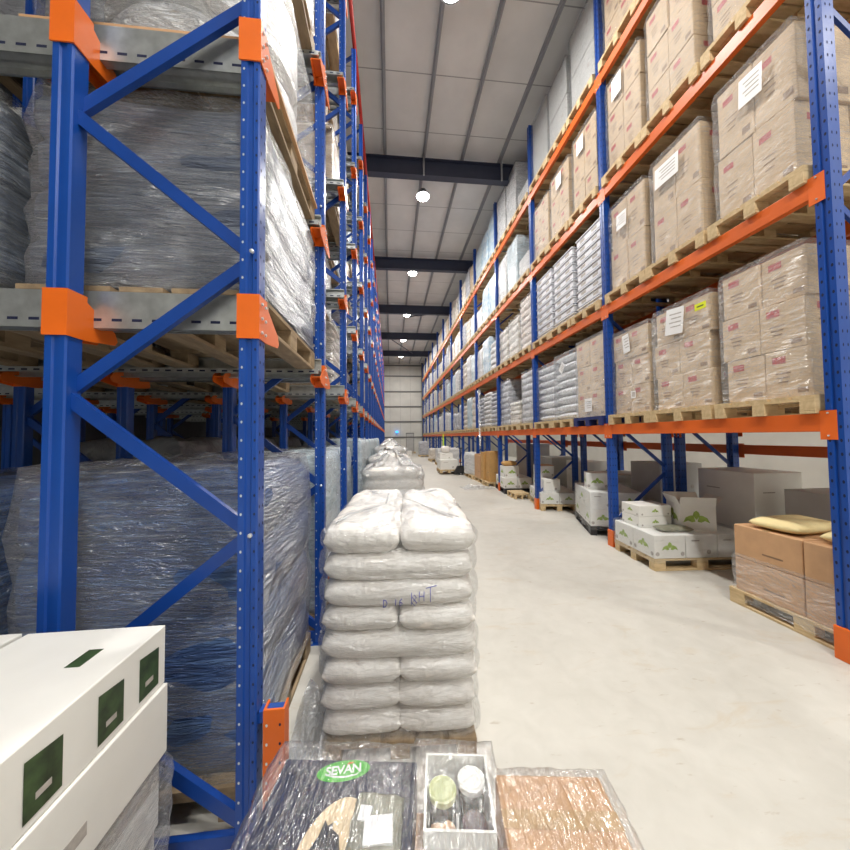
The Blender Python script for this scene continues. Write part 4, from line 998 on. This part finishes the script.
# ------------------------------------------------------------------ wrapped sack pallet in the aisle
SX0, SX1, SY0, SY1 = -0.325, 0.475, 1.79, 2.99
cx, cy = (SX0 + SX1) / 2, (SY0 + SY1) / 2; sa = -0.06
pallet(cx, cy, 0, 'weathered pallet under the white sack stack in the aisle', 'pallets on the floor', PI / 2 + sa, 'wood_old', True, (1, 1, 0.62))
pl = [pillow_mesh('sack', 0.415, 0.62, 0.142, 'sack', s_, 18, 22, 7.0, 0.16) for s_ in range(5)]
plw = [pillow_mesh('sack', 0.82, 0.415, 0.142, 'sack', s_ + 10, 22, 18, 8, 0.16) for s_ in range(3)]
lh = 0.1345
for L in range(8):
    wide = L in (3, 5, 6)
    z = 0.088 + lh * L
    if wide:
        for c_ in range(3):
            x, y = local(cx, cy, sa, 0, -0.4 + 0.4 * c_)
            o = ob('sack', plw[(L + c_) % 3], None, (x, y, z), sa, (1.03 if L < 4 else 1.0, 1, 1.03)); tag(o, f'white woven sack, {ORD[L]} layer up, {("front", "middle", "back")[c_]} crosswise one, aisle stack', 'sack', 'white sacks in the aisle stack')
    else:
        for r_ in range(2):
            for c_ in range(2):
                x, y = local(cx, cy, sa, -0.2 + 0.4 * c_, -0.3 + 0.6 * r_)
                o = ob('sack', pl[(L * 2 + r_ + c_ * 3) % 5], None, (x + random.uniform(-.008, .008), y + random.uniform(-.01, .01), z), sa + random.uniform(-.02, .02), (1.03 if L < 4 else 1.0, 1, 1.25 if L == 7 else 1.03)); tag(o, f'white woven sack, {ORD[L]} layer up, {("front", "back")[r_]} {("left", "right")[c_]} one, aisle stack', 'sack', 'white sacks in the aisle stack')
fz = stack_mesh('film', 0.855, 1.25, 1.11, 8, 'film_tight', 0.022, 0.09, 0.016, seed=2, top=0.10, open_bottom=True, nscale=5, crown=0.03)
film_s = ob('stretch_film', fz, None, (cx, cy, 0.10), sa); tag(film_s, 'tight clear film round the white sack stack in the aisle', 'stretch film', 'stretch films in the aisle')
# marker writing on the front of the film
STROKES = {'D': [[(0, 0), (0.0, 1)], [(0, 1), (0.35, 0.9), (0.5, 0.5), (0.3, 0.1), (0, 0)]], '1': [[(0.2, 0), (0.25, 1)]], '6': [[(0.45, 1), (0.1, 0.6), (0.05, 0.2), (0.3, 0), (0.5, 0.25), (0.3, 0.5), (0.08, 0.35)]],
           '8': [[(0.25, 0.5), (0.05, 0.75), (0.25, 1), (0.45, 0.75), (0.25, 0.5), (0.02, 0.2), (0.25, -0.05), (0.5, 0.2), (0.25, 0.5)]], 'H': [[(0, 0), (0.05, 1)], [(0.5, 0.05), (0.52, 1)], [(0, 0.5), (0.5, 0.55)]], 'T': [[(0.25, -0.1), (0.25, 1)], [(-0.1, 0.95), (0.75, 1.15)]]}
b = MB(); ux = 0.0
fy = SY0 - 0.056
for ch, x0, z0, s_ in (('D', -0.10, 0.800, 0.036), ('1', -0.045, 0.806, 0.03), ('6', -0.022, 0.806, 0.034), ('1', 0.028, 0.806, 0.062), ('8', 0.044, 0.806, 0.05), ('H', 0.080, 0.822, 0.05), ('T', 0.122, 0.826, 0.065)):
    for st in STROKES[ch]:
        pts = []
        for (u, v) in st:
            px, pz = x0 + u * s_ + 0.06, z0 + v * s_
            pts.append((px, fy - (px - cx) * math.tan(-sa) * 1.0, pz))
        b.tube(pts, 0.0019, 'ink', 6)
hw = b.build('marker_writing'); hw.parent = film_s; hw.matrix_parent_inverse = Matrix.Rotation(-sa, 4, 'Z') @ Matrix.Translation((-cx, -cy, -0.10))
hw['label'] = 'blue marker writing'
# more wrapped pallets further along the aisle
for i, (x, y, w_, d_, h, mt, ds) in enumerate(((0.03, 5.15, 0.84, 1.05, 1.12, 'sack', 'lumpy sack mound'), (-0.02, 7.1, 0.8, 1.1, 1.16, 'sack', 'tall sack mound'), (0.0, 9.2, 0.8, 1.1, 1.3, 'sack', 'third sack mound'), (0.02, 11.6, 0.8, 1.1, 1.25, 'sack', 'fourth sack mound'))):
    pallet(x, y, 0, f'pallet under the {ds} in the aisle', 'pallets on the floor', PI / 2, 'wood_old', False)
    md = stack_mesh('mound', w_, d_, h, 6, mt, 0.05, 0.14, 0.05, seed=20 + i, top=0.22, crown=0.16)
    o = ob('sack_mound', md, None, (x, y, 0.1455)); tag(o, f'{ds} under crinkled film, {ORD[i + 1]} pallet along the aisle', 'wrapped load', 'sack mounds in the aisle')
    fb = stack_mesh('film', w_ + 0.07, d_ + 0.07, h + 0.02, 0, 'film_bag', 0.0, 0.16, 0.07, seed=30 + i, top=0.2, crown=0.19, open_bottom=True, nscale=6)
    ob('stretch_film', fb, o, (0, 0, -0.02))
for i in range(2):
    carton('plainwhite', 1.0 + 0.5 * i, 27.0 + 2.5 * i, 0.0, (0.7, 0.7, 0.4), f'white box on the floor far down the aisle, {("nearer", "further")[i]} one', 'white boxes far down the aisle')

# ------------------------------------------------------------------ white cartons at the left front
GL = 'white cartons stacked at the left front'
wb = MB()
pallet(-1.17, 0.62, 0, 'pallet under the white cartons at the left front', 'pallets on the floor', PI / 2, 'wood', False)
def lid_carton(z, h, x1, label, pics, rot=0.0):
    sx_, sy_ = 0.42, 0.60
    b = MB(); b.box(-sx_, 0, -sy_, 0, 0, h, 'white_board', 0.004)
    if pics:
        for yy in (-0.075, -0.22, -0.40): b.add([(0.0012, yy - 0.045, 0.02), (0.0012, yy + 0.04, 0.02), (0.0012, yy + 0.04, h * 0.72), (0.0012, yy - 0.045, h * 0.78)], [(0, 1, 2, 3)], 'print_dkgreen'); b.box(0.0013, 0.0016, yy - 0.02, yy + 0.015, 0.05, h * 0.34, 'print_grey')
        b.box(-0.14, -0.10, -0.2, -0.12, h, h + 0.0008, 'print_dkgreen')
    else:
        b.box(0.0, 0.0008, -sy_ * 0.9, -sy_ * 0.5, h * 0.3, h * 0.45, 'print_grey')
    o = b.build('white_carton', None, loc=(x1, 1.25, z), rot=rot); return tag(o, label, 'box', GL)
lid_carton(0.842, 0.19, -0.765, 'white carton with dark photo prints, topmost at the left front', True)
lid_carton(0.617, 0.223, -0.755, 'plain white carton under the photo-print one at the left front', False, -0.01)
lid_carton(0.382, 0.233, -0.778, 'white carton third from the top at the left front', False, 0.012)
lid_carton(0.1455, 0.234, -0.790, 'white carton at the bottom of the left front stack', False)
for q in range(4):
    b = MB(); b.box(-0.42, 0, -0.6, 0, 0, 0.22, 'white_board', 0.004); o = b.build('white_carton', None, loc=(-1.20, 1.25, 0.1455 + 0.223 * q)); tag(o, f'white carton of the left front stack, inner column, {ORD[q]} from the bottom', 'box', GL)
o = ob('stretch_film', filmbox(0.90, 0.68, 0.56, 'film_heavy', 0.02), None, (-1.20, 0.95, 0.05)); tag(o, 'milky film round the lower white cartons at the left front', 'stretch film', 'stretch films at the front')

# ------------------------------------------------------------------ film-covered goods at the bottom front
A = math.radians(-8); FC = (0.105, 0.808)                     # centre of the front pallet
TOP = 0.555
def fl(u, v): return local(FC[0], FC[1], A, u, v)             # u: -.55...55 across, v: -.4...4 away
x, y = fl(0, 0); pallet(x, y, 0, 'pallet under the film-covered goods at the bottom front', 'pallets on the floor', A, 'wood', False, (0.92, 0.9, 1))
# lower cartons carrying the goods
for c_ in range(3):
    x, y = fl(-0.36 + 0.36 * c_, 0.0); carton('warm', x, y, 0.1455, (0.35, 0.72, 0.25), f'brown base carton under film, {("left", "middle", "right")[c_]} one at the bottom front', 'base cartons at the bottom front', A)
zb = 0.397
# navy printed carton
nb = MB(); sx_, sy_, sz_ = 0.46, 0.70, TOP - zb - 0.02
nb.box(-sx_ / 2, sx_ / 2, -sy_ / 2, sy_ / 2, 0, sz_, 'navy', 0.004)
x, y = fl(-0.305, 0.035); nv = nb.build('printed_carton', None, loc=(x, y, zb), rot=A); tag(nv, 'navy printed carton with green oval label and cream picture, bottom front', 'box')
def ell(cx_, cy_, a_, b_, rot, n=40): return [(cx_ + a_ * math.cos(t) * math.cos(rot) - b_ * math.sin(t) * math.sin(rot), cy_ + a_ * math.cos(t) * math.sin(rot) + b_ * math.sin(t) * math.cos(rot)) for t in [2 * PI * i / n for i in range(n)]]
E_ = sz_ + 0.0012
lb = MB(); lx, ly = -0.016, 0.311; lr = 0.17
lb.poly([(u, v, E_) for u, v in ell(lx, ly, 0.088, 0.036, lr)], 'label_green')
lbl = lb.build('label', nv)
lb = MB(); pts = [(u, v, E_ + 0.0006) for u, v in [(lx - 0.062, ly - 0.016), (lx - 0.03, ly - 0.024), (lx + 0.01, ly - 0.024), (lx + 0.045, ly - 0.014), (lx + 0.066, ly + 0.006), (lx + 0.046, ly - 0.009), (lx + 0.01, ly - 0.018), (lx - 0.03, ly - 0.019)]]
lb.poly(pts, 'paper'); lb.poly([(u, v, E_ + 0.0006) for u, v in [(lx + 0.004, ly + 0.02), (lx + 0.012, ly + 0.029), (lx + 0.03, ly + 0.032), (lx + 0.022, ly + 0.025)]], 'label_red'); lb.build('swoosh', lbl)
tx = bpy.data.curves.new('lettering', 'FONT'); tx.body = 'SEVAN'; tx.size = 0.042; tx.align_x = 'CENTER'; tx.align_y = 'CENTER'; tx.extrude = 0.0004; tx.offset = 0.0008; tx.space_character = 0.92
tx.materials.append(M['paper'])
tob = bpy.data.objects.new('lettering_source', tx); COL.objects.link(tob); bpy.context.view_layer.update()
tme = bpy.data.meshes.new_from_object(tob.evaluated_get(bpy.context.evaluated_depsgraph_get())); bpy.data.objects.remove(tob)
to = bpy.data.objects.new('lettering', tme); COL.objects.link(to); to.parent = lbl; to.location = (lx, ly + 0.002, E_ + 0.0012); to.rotation_euler = (0, 0, lr)
cm = MB(); arc = [(0.03 + 0.12 * math.cos(t), 0.03 + 0.20 * math.sin(t), E_) for t in [PI / 2 + PI * i / 24 for i in range(25)]]
cm.poly([(0.05, 0.225, E_)] + arc + [(0.05, -0.165, E_)], 'cream'); pic = cm.build('picture', nv)
HS = [(-0.052, -0.055), (-0.044, -0.02), (-0.024, 0.02), (-0.018, 0.052), (-0.008, 0.04), (0.004, 0.048), (0.006, 0.034), (0.026, 0.022), (0.034, 0.0), (0.05, -0.03), (0.056, -0.10), (-0.01, -0.10), (-0.012, -0.055), (-0.028, -0.05), (-0.042, -0.068)]
hm = MB(); hm.poly([(-0.008 + u * 1.15, 0.10 + v * 1.25, E_ + 0.0008) for u, v in HS], 'horse'); hm.build('horse_silhouette', pic)
# grey-green packets with paper labels
pk = [pillow_mesh('packet', 0.15, 0.27, 0.036, 'greygreen', 40 + q, 12, 14, 6) for q in range(2)]
for q, (u, v) in enumerate(((-0.178, 0.125), (-0.178, -0.16))):
    x, y = fl(u, v); o = ob('film_packet', pk[q], None, (x, y, TOP - 0.019), A); tag(o, f'grey-green film packet beside the navy carton, {("far", "near")[q]} one', 'packet', 'grey-green packets at the bottom front')
    if q == 0:
        for nm_, (u2, v2, w2, h2, mm, rr_) in (('label', (0.01, 0.02, 0.08, 0.07, 'paper', 0.12)), ('label', (-0.035, 0.06, 0.035, 0.04, 'paper', -0.1))):
            b = MB(); b.box(-w2 / 2, w2 / 2, -h2 / 2, h2 / 2, -0.014, 0.0, mm); l_ = b.build(nm_, o, loc=(u2, v2, 0.041 + (0.001 if w2 > 0.06 else 0)), rot=rr_)
# white tray of jars
ty = MB(); sx_, sy_, sz_ = 0.20, 0.225, TOP - zb + 0.035; t_ = 0.007
for (x0, x1, y0, y1) in ((-sx_ / 2, sx_ / 2, -sy_ / 2, -sy_ / 2 + t_), (-sx_ / 2, sx_ / 2, sy_ / 2 - t_, sy_ / 2), (-sx_ / 2, -sx_ / 2 + t_, -sy_ / 2 + t_, sy_ / 2 - t_), (sx_ / 2 - t_, sx_ / 2, -sy_ / 2 + t_, sy_ / 2 - t_)): ty.box(x0, x1, y0, y1, 0, sz_, 'white_board')
ty.box(-sx_ / 2 + t_, sx_ / 2 - t_, -sy_ / 2 + t_, sy_ / 2 - t_, 0, 0.004, 'white_board')
TU, TV = 0.058, 0.245
x, y = fl(TU, TV); o = ty.build('jar_tray', None, loc=(x, y, zb), rot=A); tag(o, 'white open tray holding three jars at the bottom front', 'tray')
x, y = fl(TU, TV - 0.36); carton('grey', x, y, zb, (0.20, 0.48, TOP - zb - 0.01), 'white carton in front of the open jar tray', 'white cartons at the bottom front', A)
for q, (u, v, lidm, body, ds) in enumerate(((-0.046, 0.022, 'lid_green', 'glass_dk', 'glass jar with pale green lid in the white tray'), (0.046, 0.056, 'lid_white', 'glass_dk', 'glass jar with white lid in the white tray'), (0.046, -0.046, None, 'jar_purple', 'dark plum jar beside the mottled packet in the tray'))):
    x, y = fl(TU + u, TV + v); r = empty('jar', (x, y, zb + 0.0045), A); hb = 0.148 if lidm else 0.132
    jb = MB(); jb.lathe([(0.03, 0), (0.041, 0.006), (0.041, hb - 0.02), (0.034, hb - 0.004), (0.034, hb)], body, 24); jb.build('glass', r)
    jl = MB(); jl.lathe([(0.043, hb), (0.0435, hb + 0.016), (0.040, hb + 0.019), (0.030, hb + 0.0165), (0.005, hb + 0.0165)] if lidm else [(0.036, hb), (0.036, hb + 0.008), (0.03, hb + 0.01), (0.005, hb + 0.01)], lidm or body, 28); jl.build('lid', r)
    tag(r, ds, 'jar', 'jars in the white tray')
x, y = fl(TU - 0.045, TV - 0.070); o = ob('snack_packet', pillow_mesh('packet', 0.09, 0.06, 0.15, 'snack', 50, 10, 8, 6), None, (x, y, zb + 0.0045), A); tag(o, 'mottled orange and white packet at the near end of the jar tray', 'packet')
# brown cartons at the right
for q, (v, d_) in enumerate(((0.20, 0.26), (-0.135, 0.40))):
    x, y = fl(0.352, v); o = carton('warm', x, y, zb, (0.335, d_, TOP - zb - 0.01 * q), f'brown carton under clear film at the bottom front right, {("far", "near")[q]} one', 'brown cartons at the bottom front', A)
# the clear film thrown over everything
def cover():
    b = MB(); vs = []; fs = []; nx, ny = 210, 170
    for i in range(nx + 1):
        for j in range(ny + 1):
            u = -0.67 + 1.32 * i / nx; v = -0.50 + 1.0 * j / ny
            du = max(0, -0.55 - u, u - 0.54); dv = max(0, v - (0.395 if u < 0.19 else 0.335), -v - 0.395)
            dd = math.hypot(du, dv)
            q = Vector((u * 6, v * 6, 1.0)); nzv = mnoise.noise(q) + 0.5 * mnoise.noise(q * 2.3 + Vector((4, 1, 0))) + 0.25 * mnoise.noise(q * 4)
            a1, a2 = (u + v) * 0.707, (v - u) * 0.707
            cr = mnoise.noise(Vector((a1 * 14, a2 * 55, 3))) + 0.6 * mnoise.noise(Vector((a1 * 70 + 9, a2 * 24, 7)))
            if abs(v) > 0.9: cr = 0
            tray = 0.03 if (-0.08 < u < 0.19 and v > 0.03) else (0.012 if u < -0.08 else 0.0)
            z = TOP + 0.019 + tray + 0.008 * max(-1.0, nzv) + 0.0028 * cr
            if dd > 0: z = max(0.012 + 0.02 * abs(nzv), z - dd * 6.5)
            vs.append((u + (0.02 * nzv if dd > 0 else 0), v + (0.012 * nzv if dd > 0 else 0), z))
    for i in range(nx):
        for j in range(ny): fs.append((i * (ny + 1) + j, (i + 1) * (ny + 1) + j, (i + 1) * (ny + 1) + j + 1, i * (ny + 1) + j + 1))
    b.add(vs, fs, 'film_loose', True); return b.mesh('cover')
o = ob('film_cover', cover(), None, (FC[0], FC[1], 0), A); tag(o, 'crinkled clear plastic film thrown over the goods at the bottom front', 'plastic film')

# ------------------------------------------------------------------ camera
f_, yaw, pit, roll, H = 335.0, 0.104, 0.034, 0.011, 1.663
cd = bpy.data.cameras.new('camera'); cam = bpy.data.objects.new('camera', cd); COL.objects.link(cam)
cd.sensor_width = 36.0; cd.sensor_fit = 'HORIZONTAL'; cd.lens = f_ / 850.0 * 36.0; cd.clip_start = 0.05; cd.clip_end = 200
R0 = Vector((math.cos(yaw), -math.sin(yaw), 0)); F0 = Vector((math.sin(yaw) * math.cos(pit), math.cos(yaw) * math.cos(pit), math.sin(pit))); U0 = R0.cross(F0)
c_, s_ = math.cos(roll), math.sin(roll)
Rr = R0 * c_ - U0 * s_; Ur = R0 * s_ + U0 * c_
mt = Matrix((Rr, Ur, -F0)).transposed().to_4x4(); mt.translation = Vector((0, 0, H)); cam.matrix_world = mt
S.camera = cam
print('objects', len(bpy.data.objects))
